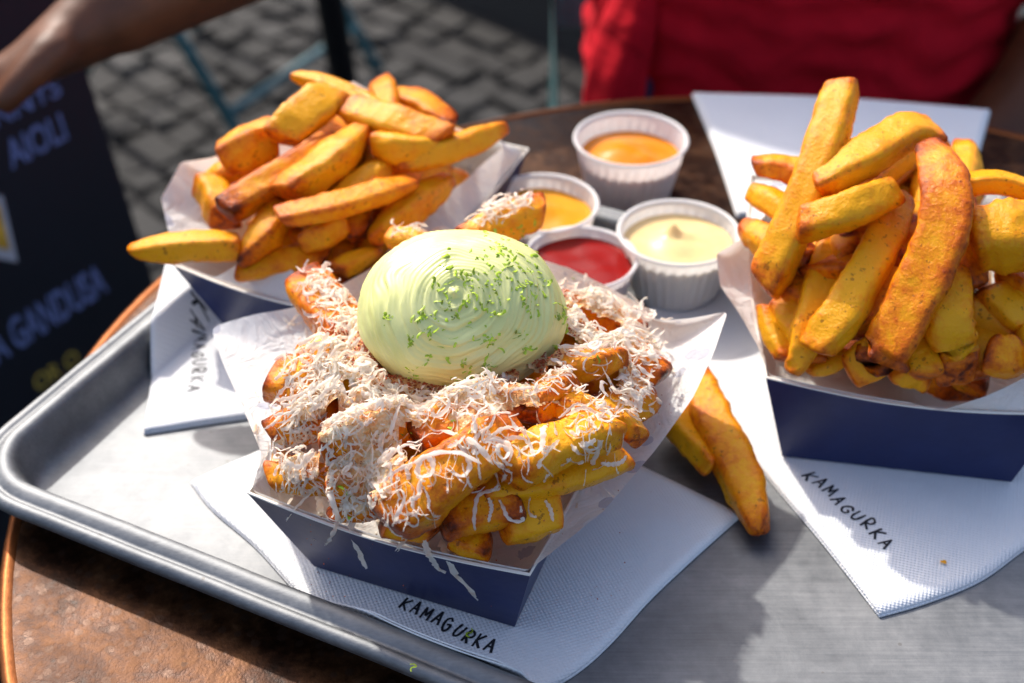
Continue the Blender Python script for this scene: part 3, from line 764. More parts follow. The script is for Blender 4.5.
# ------------------------------------------------------------------ the green ball
BC = P(461, 311, 9.7); BRAD = Vector((4.05, 3.7, 3.02))
AX = Vector((-.04, -.66, .75)).normalized()      # peak of the swirl leans towards the viewer
e1 = AX.cross(Vector((0, 0, 1))).normalized(); e2 = AX.cross(e1)
pk = None
V = []; nth, nph = 190, 260
for i in range(nth):
    th = math.pi*.985*(i/(nth-1))+.002
    for j in range(nph):
        ph = 2*math.pi*j/nph
        d = AX*math.cos(th)+(e1*math.cos(ph)+e2*math.sin(ph))*math.sin(th)
        q = Vector((d.x/BRAD.x, d.y/BRAD.y, d.z/BRAD.z)); r = 1/q.length
        wob = noise.noise(d*1.3)*.40+.07*noise.noise(d*3.1)
        ph2 = (th+.12*noise.noise(d*1.9+Vector((6, 6, 1))))*8.0/1.5 + ph/(2*math.pi) + wob*1.6 + .25*noise.noise(d*3)
        fr = ph2 % 1.0
        ridge = (fr/.72 if fr < .72 else (1-fr)/.28)
        amp = .115*min(1, th/.25)*max(.22, .55+1.2*noise.noise(d*1.5+Vector((3, 1, 2))))
        fine = .020*math.sin(ph2*2*math.pi*3+4*noise.noise(d*2.2))
        r += (ridge-.5)*amp + fine*min(1, th/.3) + .22*noise.noise(d*1.0+Vector((9, 0, 4)))+.07*noise.noise(d*2.6+Vector((2, 7, 4)))+.05*math.sin(th*13+wob*5+2.0*math.sin(ph+.6))*min(1, th/.5)
        r += .16*math.exp(-(th/.055)**2) - .09*math.exp(-((th-.11)/.05)**2)
        lip = (d-Vector((.93, -.25, -.10)).normalized()).length
        r += .20*math.exp(-(lip/.35)**2)
        v = BC+d*r
        if v.z < BC.z-2.75: v.z = BC.z-2.75-(BC.z-2.75-v.z)*.15
        V.append(v)
F = grid_faces(nph, nth, True)+[tuple(range(nph-1, -1, -1)), tuple(range((nth-1)*nph, nth*nph))]
ball = tag(mk('mayonnaise_scoop', V, F, MCREAM), 'ridged pale green ball of mayonnaise flecked with lime zest on the cheesy fries', 'sauce scoop')
BALL_BVH = BVHTree.FromPolygons(V, F)

# ------------------------------------------------------------------ sauce cups
def cup(c, rr, hgt, fill, smat, sname, label, z0, seed, hf):
    cx, cy = c
    root = tag(empty('sauce_cup', (cx, cy, z0)), label, 'sauce cup', 'pleated paper cups of sauce')
    n = 264; pl = 33; rb = rr*.755
    def rad(z): return rb+(rr-rb)*(z/hgt)**.9
    def fn(r, z, a, i):
        if r < .05: return r
        f = max(0, min(1, (hgt*.93-z)/(hgt*.12))); f *= min(1, z/.12+.25)
        w = (a*pl/(2*math.pi)) % 1.0
        return r+f*.042*(1 if w < .5 else -1)*min(1, 6*min(w % .5, .5-w % .5))
    zs = [hgt*k/22 for k in range(23)]
    prof = [(.01, .05), (rb*.9, .05), (rb*.97, .0)]+[(rad(z), z) for z in zs]
    prof += [(rr+.10, hgt-.06), (rr+.17, hgt+.02), (rr+.13, hgt+.11), (rr+.02, hgt+.13), (rr-.05, hgt+.05)]
    V, F = lathe(prof, n, (cx, cy, z0), fn)
    mk('cup_wall', V, F, MCUP, root)
    zf = hgt*fill; R0 = rad(zf)-.03
    m, k = 40, 96; V = []
    rs2 = Vector((seed*5.3, 1, 2))
    for i in range(m):
        for j in range(k):
            a = 2*math.pi*j/k; r = max(.001, i/(m-1))
            x, y = r*math.cos(a), r*math.sin(a)
            z = hf(x, y)+.04*noise.noise(Vector((x*2, y*2, 0))+rs2)+.06*max(0, (r-.9)/.1)
            V.append(Vector((cx+x*R0, cy+y*R0, z0+zf+z)))
    F = grid_faces(k, m, True)+[tuple(range(k-1, -1, -1))]
    # body of sauce below the surface, so the paper shows it through
    o = len(V)
    for z in (zf*.5, .2):
        for j in range(k):
            a = 2*math.pi*j/k; V.append(Vector((cx+(rad(z)-.09)*math.cos(a), cy+(rad(z)-.09)*math.sin(a), z0+z)))
    F += [tuple(reversed(f)) for f in []]
    for ra, rb_ in (((m-1)*k, o), (o, o+k)):
        for j in range(k): F.append((ra+j, ra+(j+1) % k, rb_+(j+1) % k, rb_+j))
    mk(sname, V, F, smat, root)
    return root
def g2(x, y, cx, cy, s): return math.exp(-((x-cx)**2+(y-cy)**2)/s**2)
SO = sauce_material('orange_sauce', (.90, .28, .012), .2)
SO2 = sauce_material('samurai_sauce', (.88, .37, .022), .2)
SK = sauce_material('ketchup', (.30, .004, .0025), .22, 0)
SM = sauce_material('pale_mayonnaise', (.92, .68, .32), .28)
cup((6.75, 71.4), 3.12, 3.55, .68, SO, 'sauce', 'tallest looking cup of bright orange sauce standing on the copper table', .03, 1,
    lambda x, y: .55*g2(x, y, -.1, .1, .55)-.15*g2(x, y, .5, .1, .25)+.18*g2(x, y, .3, -.2, .2))
cup((1.62, 64.6), 2.85, 3.2, .76, SO2, 'sauce', 'cup of yellow orange sauce partly behind a fry and the green ball', .3, 2,
    lambda x, y: .35*g2(x, y, -.05, .1, .3)+.12*math.sin(4*x+2*y)*.5)
cup((3.45, 59.5), 2.74, 3.1, .84, SK, 'sauce', 'cup of dark red ketchup next to the cheesy fries', .3, 3, lambda x, y: .03*math.sin(3*x))
cup((8.5, 61.2), 3.0, 3.3, .78, SM, 'sauce', 'cup of pale mayonnaise with a pulled up peak', .52, 4,
    lambda x, y: .30*g2(x, y, -.05, .05, .55)+.55*g2(x, y, -.08, .22, .13)-.12*g2(x, y, .3, .05, .16)+.05*math.sin(9*math.hypot(x, y)))

# ------------------------------------------------------------------ grated cheese, spice and zest
for nm in carton_main.children:
    if nm.name.startswith(('paper_liner', 'carton_wall')):
        o_ = Vector(nm['_o'])
        to_bvh([v.co/CM+o_ for v in nm.data.vertices], [tuple(p.vertices) for p in nm.data.polygons])
HEAP = BVHTree.FromPolygons(BVH_V, BVH_F)
rc = random.Random(77)
import numpy as np
GX0, GY0, GS_, GNX, GNY = -14.0, 34.0, .12, 200, 225
HM = np.full((GNY, GNX), -1.0); DN = Vector((0, 0, -1))
for iy in range(GNY):
    for ix in range(GNX):
        h = HEAP.ray_cast(Vector((GX0+ix*GS_, GY0+iy*GS_, 30)), DN)
        if h[0]: HM[iy, ix] = h[0].z
def morph(A, r, fn):
    B = A.copy()
    for d in range(-r, r+1):
        B = fn(B, np.roll(A, d, 1))
    C = B.copy()
    for d in range(-r, r+1):
        C = fn(C, np.roll(B, d, 0))
    return C
CL = morph(morph(HM, 12, np.maximum), 12, np.minimum)
for k_ in range(6): CL = (CL*2+np.roll(CL, 1, 0)+np.roll(CL, -1, 0)+np.roll(CL, 1, 1)+np.roll(CL, -1, 1))/6
CL = np.maximum(np.minimum(CL-.08, HM+3.0), HM)
def samp(A, x, y):
    fx, fy = (x-GX0)/GS_, (y-GY0)/GS_; ix, iy = int(fx), int(fy)
    if not (0 <= ix < GNX-1 and 0 <= iy < GNY-1): return -1
    fx -= ix; fy -= iy
    return (A[iy, ix]*(1-fx)+A[iy, ix+1]*fx)*(1-fy)+(A[iy+1, ix]*(1-fx)+A[iy+1, ix+1]*fx)*fy
def surf(x, y, z=30):
    zz = samp(CL, x, y)
    if zz < 0: return None, False, None
    b = BALL_BVH.ray_cast(Vector((x, y, 30)), DN)
    if b[0] and b[0].z > zz and (b[0].z-zz) > .0:
        return b[0].z, True, b[1]
    zz = max(zz, samp(MND, x, y))
    e = .12
    n_ = Vector((samp(CL, x-e, y)-samp(CL, x+e, y), samp(CL, x, y-e)-samp(CL, x, y+e), 2*e)).normalized()
    return zz, False, n_
def ribbon(pts, w, th, V, F, tw0=0, tw=0, w1=None):
    """a thin curved shaving: three points across, slightly gutter shaped"""
    m = len(pts); o = len(V)
    for i, p in enumerate(pts):
        t = (pts[min(i+1, m-1)]-pts[max(i-1, 0)])
        t = t.normalized() if t.length > 1e-6 else Vector((1, 0, 0))
        up = Vector((0, 0, 1)) if abs(t.z) < .9 else Vector((0, -1, 0))
        s = t.cross(up).normalized(); u = s.cross(t); a = tw0+tw*i/m
        s2 = s*math.cos(a)+u*math.sin(a); u2 = u*math.cos(a)-s*math.sin(a)
        f = i/(m-1); ww = w*(.35+.65*min(1, 4*min(f+.08, 1-f+.08)))*(1+.25*math.sin(i*1.7+w*90))
        for x, y in ((-1, 0), (0, .22), (1, 0)): V.append(p+s2*x*ww*.5+u2*y*ww)
    for i in range(m-1):
        for a in range(2): F.append((o+i*3+a, o+i*3+a+1, o+(i+1)*3+a+1, o+(i+1)*3+a))
def drape(x, y, n, step, curl, lift, base=0):
    ang = rc.uniform(0, 6.283); kap = rc.uniform(-curl, curl); pts = []; z = None; ph = rc.uniform(0, 6)
    for i in range(n):
        sz, onball, nn = surf(x, y)
        if sz is None or onball: break
        if sz < 4.75 or nn.z < .42: break
        tgt = sz+.03+base+lift*(.5+.5*math.sin(i*.6+ph))
        z = tgt if z is None else max(tgt, z-.75*step)
        if z-sz > .32+base+lift: break
        pts.append(Vector((x, y, z)))
        ang += kap*step; kap += rc.uniform(-1, 1)*curl*.35
        x += math.cos(ang)*step; y += math.sin(ang)*step
    return pts
BLOBS = [(330, 440, 1.6, 2.2), (300, 405, 1.2, .5), (350, 405, 1.6, 1.3), (390, 430, 1.6, 1.2), (330, 500, 1.5, 2.0), (365, 530, 1.1, 1.1), (300, 485, 1.0, 1.0), (470, 425, 1.6, 1.2), (440, 410, 1.2, .8), (500, 405, 1.3, 1.0),
         (540, 400, 1.3, 1.0), (600, 325, 1.8, 1.7), (565, 345, 1.3, 1.2), (625, 350, 1.2, 1.0), (595, 290, 1.4, 1.0), (335, 300, 1.0, .5), (350, 345, 1.0, .8), (400, 245, 1.0, .5), (500, 235, 1.2, .8),
         (600, 440, 1.3, .3), (560, 460, 1.6, .3), (520, 500, 1.6, .2), (415, 380, 1.6, 1.0), (310, 375, .9, .2), (640, 390, 1.0, .5), (622, 470, .8, .5), (420, 560, .8, .1), (610, 480, .8, .3)]
wsum = sum(b[3] for b in BLOBS)
BP = [(P(x, y, 7.6), s_, w) for x, y, s_, w in BLOBS]
# the heaped crumb that fills the gaps between the fries
yy, xx = np.mgrid[0:GNY, 0:GNX]; wx_, wy_ = GX0+xx*GS_, GY0+yy*GS_
DEN = sum(w*np.exp(-(((wx_-p.x)/(s_*.85))**2+((wy_-p.y)/(s_*1.0))**2)/2) for p, s_, w in BP)
EL = np.sqrt(((wx_-BC.x)/4.0)**2+((wy_-BC.y)/3.7)**2)
RING = np.exp(-((EL-.93)/.16)**2)*(wy_ < BC.y+1.2)
DEN = DEN+RING*1.1
MND = np.full((GNY, GNX), -1.0)
for iy in range(2, GNY-2):
    for ix in range(2, GNX-2):
        d = DEN[iy, ix]
        if d < .5 or CL[iy, ix] < 5.2: continue
        x, y = wx_[iy, ix], wy_[iy, ix]; v = Vector((x, y, 3.0))
        nz_ = noise.noise(v*.8)*.5+noise.noise(v*2.2)*.45
        k_ = min(1.1, d*.55)-.70+nz_*.6
        MND[iy, ix] = CL[iy, ix]+max(-.6, min(.22, k_*.7))+noise.noise(v*5)*.07+noise.noise(v*11)*.05+.55*RING[iy, ix]
ids = {}; VM, FM = [], []
def vid(iy, ix):
    if (iy, ix) not in ids:
        ids[(iy, ix)] = len(VM); VM.append(Vector((wx_[iy, ix], wy_[iy, ix], MND[iy, ix])))
    return ids[(iy, ix)]
for iy in range(GNY-1):
    for ix in range(GNX-1):
        q = ((iy, ix), (iy, ix+1), (iy+1, ix+1), (iy+1, ix))
        if all(MND[a] > 0 for a in q) and max(MND[a] for a in q)-min(MND[a] for a in q) < .75 and any(MND[a] > HM[a]-.15 for a in q): FM.append(tuple(vid(*a) for a in q))
tag(mk('cheese_crumb', VM, FM, crumb_material()), 'spiced cheese crumb heaped in the gaps between the fries around the green ball', 'cheese crumb', kind='stuff')
def pick():
    r = rc.random()*wsum
    for p, s_, w in BP:
        r -= w
        if r <= 0: break
    return rc.gauss(p.x, s_*.7), rc.gauss(p.y, s_*.85)
V, F = [], []
for i in range(2300):                     # fine shreds
    x, y = pick(); pts = drape(x, y, rc.randint(7, 18), rc.uniform(.07, .11), rc.choice((1, 2, 3, 5, 8)), rc.uniform(.02, .22), rc.random()**2*.42)
    if len(pts) >= 3: ribbon(pts, rc.choice((.06, .08, .11, .16)), .022, V, F, rc.uniform(-.8, .8), rc.uniform(-3, 3))
for i in range(1500):                     # crumbs
    x, y = pick(); pts = drape(x, y, 3, rc.uniform(.04, .09), 3, rc.uniform(0, .12))
    if len(pts) >= 3: ribbon(pts, rc.uniform(.05, .13), .03, V, F, rc.uniform(-1, 1), rc.uniform(-1, 1))
MOUND_BVH = BVHTree.FromPolygons(VM, FM)
def hit2(px, py, off):
    d = ray(px, py).normalized(); best = None
    for t in (HEAP, BALL_BVH, MOUND_BVH):
        h = t.ray_cast(CAMP, d)
        if h[0] and (best is None or h[3] < best[1]): best = (h[0], h[3], t is BALL_BVH, h[1])
    return best if best and not best[2] else None
FALL = [(330, 455, 42, 34, 190), (300, 495, 24, 22, 60), (350, 515, 30, 22, 110), (440, 440, 50, 20, 60), (560, 440, 50, 22, 60), (620, 390, 22, 20, 40), (320, 320, 20, 26, 40), (300, 420, 22, 26, 60)]
for cx_, cy_, sx_, sy_, n_ in FALL:       # shreds that slid down the steep sides of the pile
    for k in range(n_):
        px, py = rc.gauss(cx_, sx_), rc.gauss(cy_, sy_); an = rc.uniform(-.9, .9)+math.pi/2; kap = rc.uniform(-.25, .25); pts = []; last = None
        for i in range(rc.randint(5, 13)):
            h = hit2(px, py, 0)
            if h is None or h[0].z < 4.6 or (last is not None and abs(h[1]-last) > .4): break
            last = h[1]; pts.append(h[0]+h[3]*(.04 if h[3].dot(ray(px, py)) < 0 else -.04)-ray(px, py).normalized()*rc.uniform(.0, .10))
            px += math.cos(an)*2.6; py += math.sin(an)*2.6; an += kap; kap += rc.uniform(-.12, .12)
        if len(pts) >= 4: ribbon(catmull(pts, len(pts)*2), rc.choice((.07, .09, .12, .17)), .02, V, F, rc.uniform(.8, 1.9), rc.uniform(-2, 2))
tag(mk('grated_cheese', V, F, MCH), 'fine grated cheese scattered over the fries around the green ball', 'grated cheese', kind='stuff')
k = 0
GS = 'long cheese shreds on the main carton'
while k < 240:                            # the larger curls, one object each
    x, y = pick()
    pts = drape(x, y, rc.randint(9, 24), rc.uniform(.11, .17), rc.choice((1, 2, 3.5, 5)), rc.uniform(.05, .3), rc.random()*.3)
    if len(pts) < 7: continue
    V, F = [], []; ribbon(catmull(pts, len(pts)*2), rc.uniform(.09, .22), .028, V, F, rc.uniform(-.8, .8), rc.uniform(-3, 3))
    tag(mk('cheese_shred', V, F, MCH), 'pale curled cheese shred lying on the fries around the green ball', 'cheese shred', GS); k += 1
def hit(px, py, off=.06):
    d = ray(px, py).normalized(); best = None
    for t in (HEAP, BALL_BVH):
        h = t.ray_cast(CAMP, d)
        if h[0] and (best is None or h[3] < best[1]): best = (h[0], h[3], h[1])
    return (best[0]-d*off, best[2]) if best else (None, None)
HANG = [
 ([(356, 505), (352, 530), (360, 552), (367, 568), (366, 586)], .30, 'cheese shred hanging over the front rim with a blunt wet end'),
 ([(318, 490), (320, 515), (315, 540), (312, 570)], .30, 'cheese shred hanging over the front rim farthest to the left'),
 ([(330, 470), (306, 496), (288, 520), (279, 540)], .34, 'cheese shred sliding over the left end of the front rim'),
 ([(372, 480), (385, 500), (378, 525), (372, 548)], .30, 'broad cheese shred running down beside the largest yellow fry'),
 ([(440, 540), (448, 558), (455, 574), (468, 586), (477, 600)], .30, 'longest cheese shred dangling in front of the navy card'),
 ([(424, 540), (430, 556), (438, 568), (446, 572)], .26, 'short thick cheese shred just over the front rim beside the longest one'),
 ([(500, 500), (508, 518), (522, 520), (520, 506)], .16, 'looped cheese shred on the amber fry'),
 ([(488, 498), (492, 508), (488, 522)], .16, 'curved cheese shred stuck to the amber fry'),
 ([(500, 488), (478, 496), (474, 520), (476, 530)], .15, 'hooked white cheese shred left on the amber fry'),
 ([(545, 500), (552, 516), (550, 532)], .16, 'upright cheese shred on the rounded yellow fry end'),
 ([(600, 440), (592, 465), (580, 490), (576, 508)], .24, 'stiff cheese shred leaning from fry to right paper'),
 ([(570, 430), (584, 444), (596, 440)], .2, 'bent cheese shred on the crusty brown fry'),
 ([(520, 452), (535, 442), (548, 448), (560, 452)], .18, 'wavy cheese shred across the crusty brown fry'),
 ([(440, 430), (470, 440), (490, 460), (500, 486)], .2, 'long cheese shred arching over the middle of the pile'),
 ([(400, 470), (430, 455), (455, 452), (478, 462), (490, 480)], .24, 'cheese shred curling across the top of the largest yellow fry'),
 ([(455, 440), (470, 462), (462, 476), (445, 468)], .2, 'ring shaped cheese shred above the largest yellow fry'),
 ([(330, 540), (334, 562), (329, 592)], .2, 'straight cheese shred hanging between the two left ones'),
 ([(560, 536), (568, 548), (563, 560)], .2, 'cheese shred lying on the right paper near the front corner'),
 ([(345, 470), (330, 492), (338, 520), (326, 546)], .22, 'wavy cheese shred running down the left front of the pile'),
 ([(300, 450), (286, 470), (292, 496), (280, 512)], .2, 'curling cheese shred at the front left of the pile'),
 ([(405, 500), (396, 522), (404, 540), (396, 552)], .2, 'cheese shred hanging off the lower end of the largest yellow fry'),
 ([(530, 575), (540, 560), (548, 572), (545, 585)], .22, 'cheese shred folded over the front right corner'),
]
for px, w, lab in HANG:
    pts = [hit(*q)[0] for q in px]
    pts = [p for p in pts if p]
    if len(pts) < 3: continue
    pts = catmull(pts, 26); w *= .95
    for i in range(len(pts)):
        pts[i] = pts[i]+Vector((noise.noise(pts[i]*2)*.06, 0, noise.noise(pts[i]*2+Vector((5, 5, 5)))*.06))
    V, F = [], []; ribbon(pts, w, .03, V, F, rc.uniform(-.4, .4), rc.uniform(-1.2, 1.2))
    tag(mk('cheese_shred', V, F, MCH), lab, 'cheese shred', 'cheese shreds hanging at the front')
# red spice around the foot of the ball
V, F = [], []
def flake(p, nrm, s, V, F, r):
    a = Vector((r.uniform(-1, 1), r.uniform(-1, 1), r.uniform(-1, 1))); t = nrm.cross(a).normalized(); b = nrm.cross(t)
    o = len(V)
    for k in range(5):
        an = k*1.2566+r.uniform(-.4, .4); V.append(p+(t*math.cos(an)+b*math.sin(an))*s*r.uniform(.5, 1.1)+nrm*r.uniform(0, .3)*s)
    V.append(p+nrm*s*.5); F.extend([(o+k, o+(k+1) % 5, o+5) for k in range(5)])
for i in range(4600):
    if i < 1700:
        an = rc.uniform(-3.1, .25); rr = rc.gauss(.98, .13); x, y = BC.x+4.0*rr*math.cos(an), BC.y+3.7*rr*math.sin(an)
        sz, nm = max(samp(CL, x, y), samp(MND, x, y)), Vector((0, 0, 1))
        if sz < 5: continue
    else:
        x, y = pick(); sz, onb, nm = surf(x, y)
        if sz is None or onb: continue
    flake(Vector((x, y, sz+.03+rc.random()*.1)), Vector((nm.x*.4, nm.y*.4, 1)).normalized(), rc.uniform(.015, .045) if i >= 1700 else rc.uniform(.03, .10), V, F, rc)
tag(mk('red_spice', V, F, simple('chilli_flakes', (.42, .070, .014), .6, var=.6, scale=260)), 'red brown spice flakes around the foot of the green ball', 'spice', kind='stuff')
# lime zest
ZC = [(512, 262, 30, 46), (497, 250, 14, 20), (538, 285, 14, 16), (455, 265, 14, 14), (468, 285, 8, 8), (424, 316, 9, 10), (432, 332, 6, 5), (390, 318, 7, 5), (410, 345, 6, 5), (428, 358, 4, 3), (493, 308, 10, 10), (478, 300, 8, 6), (452, 312, 9, 6),
      (490, 342, 8, 9), (486, 370, 7, 7), (470, 385, 10, 8), (449, 386, 7, 7), (465, 370, 5, 4), (412, 376, 5, 5), (526, 348, 5, 4), (522, 334, 4, 3), (535, 308, 10, 7), (460, 330, 30, 8), (500, 285, 25, 8), (430, 290, 18, 6),
      (566, 312, 10, 10), (572, 335, 12, 5), (560, 350, 8, 4), (600, 345, 20, 4), (450, 425, 14, 6), (390, 430, 30, 6), (340, 500, 20, 4), (600, 300, 20, 4), (630, 390, 20, 3), (335, 470, 15, 4)]
rz = random.Random(21); V, F = [], []
nz = 0
for cx, cy, s, n_ in ZC:
    for i in range(int(n_*1.9)):
        p, nm = hit(rz.gauss(cx, s*.6), rz.gauss(cy, s*.6), .015)
        if p is None: continue
        t = nm.cross(Vector((rz.uniform(-1, 1), rz.uniform(-1, 1), rz.uniform(-1, 1)))).normalized(); b = nm.cross(t)
        L = rz.uniform(.12, .48); kk = rz.uniform(-7, 7); an = 0; q = p+nm*.015; pts = []
        for j in range(7):
            pts.append(q+nm*rz.uniform(0, .035)); an += kk*L/7; q = q+(t*math.cos(an)+b*math.sin(an))*L/6
        V2, F2 = [], []; ribbon(pts, rz.uniform(.08, .15), .03, V2, F2, rz.uniform(-.5, .5), rz.uniform(-1, 1))
        o = len(V); V += V2; F += [tuple(a+o for a in f) for f in F2]
tag(mk('lime_zest', V, F, MZEST), 'bright green grated lime zest sprinkled over the green ball and cheese', 'lime zest', kind='stuff')
for px, py, z, lab in ((415, 668, 2.3, 'green zest scrap on the front tray rim'), (469, 633, .55, 'green zest scrap touching the lettering on the front napkin'), (638, 345, 6.0, 'green zest scrap on the white paper flap')):
    p = P(px, py, z); V, F = [], []
    if 'flap' in lab:
        h = hit(px, py, .02)[0]; p = h or p
    for s_ in range(3):
        a = rz.uniform(0, 6); pts = [p+Vector((math.cos(a+i*.5), math.sin(a+i*.5), 0))*i*.06+Vector((0, 0, .03)) for i in range(5)]
        ribbon(pts, .07, .04, V, F)
    tag(mk('zest_scrap', V, F, MZEST), lab, 'zest scrap', 'stray zest scraps')
V, F = [], []
p = P(943, 562, .55)
for i in range(5): flake(p+Vector((rz.gauss(0, .05), rz.gauss(0, .05), .02)), Vector((0, 0, 1)), .10, V, F, rz)
tag(mk('crumb', V, F, MF), 'tiny brown crumb on the napkin in front of the right carton', 'crumb')

# ------------------------------------------------------------------ seated person in red
person = tag(empty('person', (22, 112, GZ)), 'person in a red shirt sitting at the table, one bare arm reaching out left', 'person')
def loft(rows, n=28, sq=2.3):
    """rows: (cx, cy, cz, rx, ry)"""
    V = []
    for cx, cy, cz, rx, ry in rows:
        for j in range(n):
            a = 2*math.pi*j/n; c_, s_ = math.cos(a), math.sin(a); q = (abs(c_)**sq+abs(s_)**sq)**(-1/sq)
            V.append(Vector((cx+c_*q*rx, cy+s_*q*ry, cz)))
    F = grid_faces(n, len(rows), True); F += [tuple(range(n-1, -1, -1)), tuple(range((len(rows)-1)*n, len(rows)*n))]
    return V, F
def sphere(c, r, n=20):
    return loft([(c[0], c[1], c[2]-r[2]*math.cos(math.pi*(i+.001)/(n-1)), max(.02, r[0]*math.sin(math.pi*i/(n-1))), max(.02, r[1]*math.sin(math.pi*i/(n-1)))) for i in range(n)], 24, 2)
def limb(pts, rad, n=30, flat=None):
    c = catmull(pts, n); L = len(pts)-1
    rr = [rad[min(L, int(i/(n-1)*L))]*(1-((i/(n-1)*L) % 1))+rad[min(L, int(i/(n-1)*L)+1)]*((i/(n-1)*L) % 1) for i in range(n)]
    return tube(c, rr, 16, flat)
def hand(w, d, up, thumb_side, curl):
    """palm and five fingers; w wrist, d pointing direction, up = back of the hand"""
    d = Vector(d).normalized(); up = Vector(up); up = (up-d*up.dot(d)).normalized(); s = d.cross(up)*thumb_side
    w = Vector(w); parts = []
    V, F = tube([w-d*1.5, w, w+d*2, w+d*5, w+d*8.2], [2.5, 2.5, 3.1, 3.9, 3.5], 16)
    for v in V:                                    # flatten the palm
        f = min(1, max(0, (v-w).dot(d)/4)); k = (v-w).dot(up); v -= up*k*.62*f
    parts.append((V, F))
    for i, (o, L) in enumerate(((2.7, 7.2), (.95, 8.2), (-.9, 7.6), (-2.7, 5.8))):
        b = w+d*7.2+s*o; a = 0; p = b.copy(); pts = [b-d*2, b]
        for k, seg in enumerate((.45, .32, .23)):
            a += curl*(.6+.4*k); p = p+(d*math.cos(a)-up*math.sin(a))*L*seg; pts.append(p.copy())
        parts.append(limb(pts, [.95, .95, .86, .78, .62], 18))
    t0 = w+d*2.2+s*2.4
    parts.append(limb([t0-s*1.2, t0+s*.8+d*1.2-up*.4, t0+s*1.7+d*3.4-up*1.0, t0+s*1.7+d*5.6-up*1.6], [1.3, 1.25, 1.0, .7], 18))
    return parts
WR = P(66, 34, 6.0); WR = Vector((-24.9, 81.0, 6.7))
parts = [limb([(22, 104, -30), (22, 103.5, -16), (22, 103, -4), (21.5, 102.5, 8), (21, 102, 20), (20.5, 101, 30)], [13, 12.5, 12.5, 13, 13, 8], flat=(1.05, .78)),
         limb([(20.5, 101, 28), (20, 99.5, 36), (20, 98, 40)], [6, 5.4, 5.4]),
         sphere((20, 96, 47), (7.6, 9.4, 11.2)),
         sphere((20, 86.6, 45.5), (1.3, 1.6, 2.2)), sphere((12.5, 97, 46.5), (.9, 1.8, 3)), sphere((27.5, 97, 46.5), (.9, 1.8, 3)), sphere((20, 87.6, 41.2), (2.4, 1.0, .8)),
         # right arm reaching out to the left
         limb([(14, 101, 27), (5, 99.5, 25), (-2.0, 94.5, 17), (-4.0, 90.0, 14.0), (-10.5, 84.2, 11.6), (-18, 78.6, 9.2), tuple(WR-Vector((0, 7, 0)))], [7, 5.6, 5.0, 4.9, 4.75, 3.9, 2.7], 60)]
parts += hand(WR-Vector((0, 7, 0)), (-.80, -.38, -.40), (-.45, .35, .82), -1, .30)
parts += [limb([(28, 101, 27), (37, 99, 24), (43.5, 97.5, 8), (43, 94, -4), (37, 89, -11), (29, 84.5, -14)], [7, 5.6, 4.9, 4.6, 4.0, 2.9], 50)]
parts += hand((29, 84.5, -14), (-.8, -.5, -.25), (0, 0, 1), -1, .3)
V, F = join(*parts)
V = [v+Vector((0, 7, 0)) for v in V]
body = mk('body', V, F, MSKIN, person)
rm = body.modifiers.new('skin', 'REMESH'); rm.mode = 'VOXEL'; rm.voxel_size = .0042; rm.use_smooth_shade = True
sm = body.modifiers.new('smooth', 'SMOOTH'); sm.iterations = 4; sm.factor = .5
for x in (17, 23): mk('eye', *sphere((x, 95.6, 48), (1.25, 1.0, .8)), MEYE, person)
mk('hair', *join(sphere((20, 104.2, 49.8), (8.4, 10, 10.2)), sphere((20, 109, 46), (8, 6.5, 9))), MHAIR, person)
# shirt: folded jersey over the trunk
V = []; n, m = 200, 90
for i in range(m):
    f = i/(m-1); z = -26+f*57
    wx = 15.3+1.2*math.sin(f*3.0)+(2.2 if f < .2 else 0)*(1-f/.2 if f < .2 else 0); wy = 11.6+.6*math.sin(f*5)
    if f > .9: k = (1-f)/.1; wx = 7+(wx-7)*math.sqrt(max(0, k)); wy = 6.5+(wy-6.5)*math.sqrt(max(0, k))
    for j in range(n):
        a = 2*math.pi*j/n; c_, s_ = math.cos(a), math.sin(a); q = (abs(c_)**2.5+abs(s_)**2.5)**(-1/2.5)
        d = Vector((c_, s_, 0))*1.7; w1 = Vector((c_*2.4, s_*2.4, z*.10))
        fold = .32*math.sin(z*2.0+c_*5.0+4.5*noise.noise(w1)+2*noise.noise(w1*2.3))*(.5+.5*noise.noise(w1*1.3+Vector((4, 4, 4))))+.35*noise.noise(Vector((c_*5, s_*5, z*.35)))
        V.append(Vector((23.6+c_*q*wx*1.06, 110-.03*z+s_*q*wy, z))+d*fold)
F = grid_faces(n, m, True)
shirt = mk('shirt', V, F, MSHIRT, person)
for sg, pts in ((-1, [(12, 108, 27), (5, 107, 25), (0.5, 106.2, 17)]), (1, [(30, 108, 27), (37, 106, 24), (39, 104.5, 15)])):
    V, F = limb(pts, [8.2, 7.2, 6.6], 30); mk('sleeve', V, F, MSHIRT, person)
# shirt tail hanging out at the hip, seen left of the trunk
V = []; n, m = 26, 26
tail = [[(641, 26, 4.5), (604, 76, 0), (588, 116, 0)], [(653, 28, 0), (636, 80, 0), (632, 116, 0)]]
A = [Vector((8.2, 96.5, 1.5)), Vector((5.9, 95.5, -3.0)), Vector((4.6, 94.5, -8.5)), Vector((4.2, 94.5, -20))]
B = [Vector((9.4, 94.5, 1.0)), Vector((9.2, 92.8, -3.5)), Vector((8.8, 92.2, -9)), Vector((9.2, 92.5, -20))]
a_, b_ = catmull(A, m), catmull(B, m)
for i in range(m):
    for j in range(n):
        t = j/(n-1); p = a_[i].lerp(b_[i], t); bul = math.sin(math.pi*t)
        V.append(p+Vector((1.4, 7, 0))+Vector((-.3, -1.3, .1))*bul+Vector((0, -.35, 0))*math.sin(t*9+i*.25)*bul)
sh = mk('shirt_tail', V, grid_faces(n, m), MSHIRT, person); so = sh.modifiers.new('thickness', 'SOLIDIFY'); so.thickness = .004
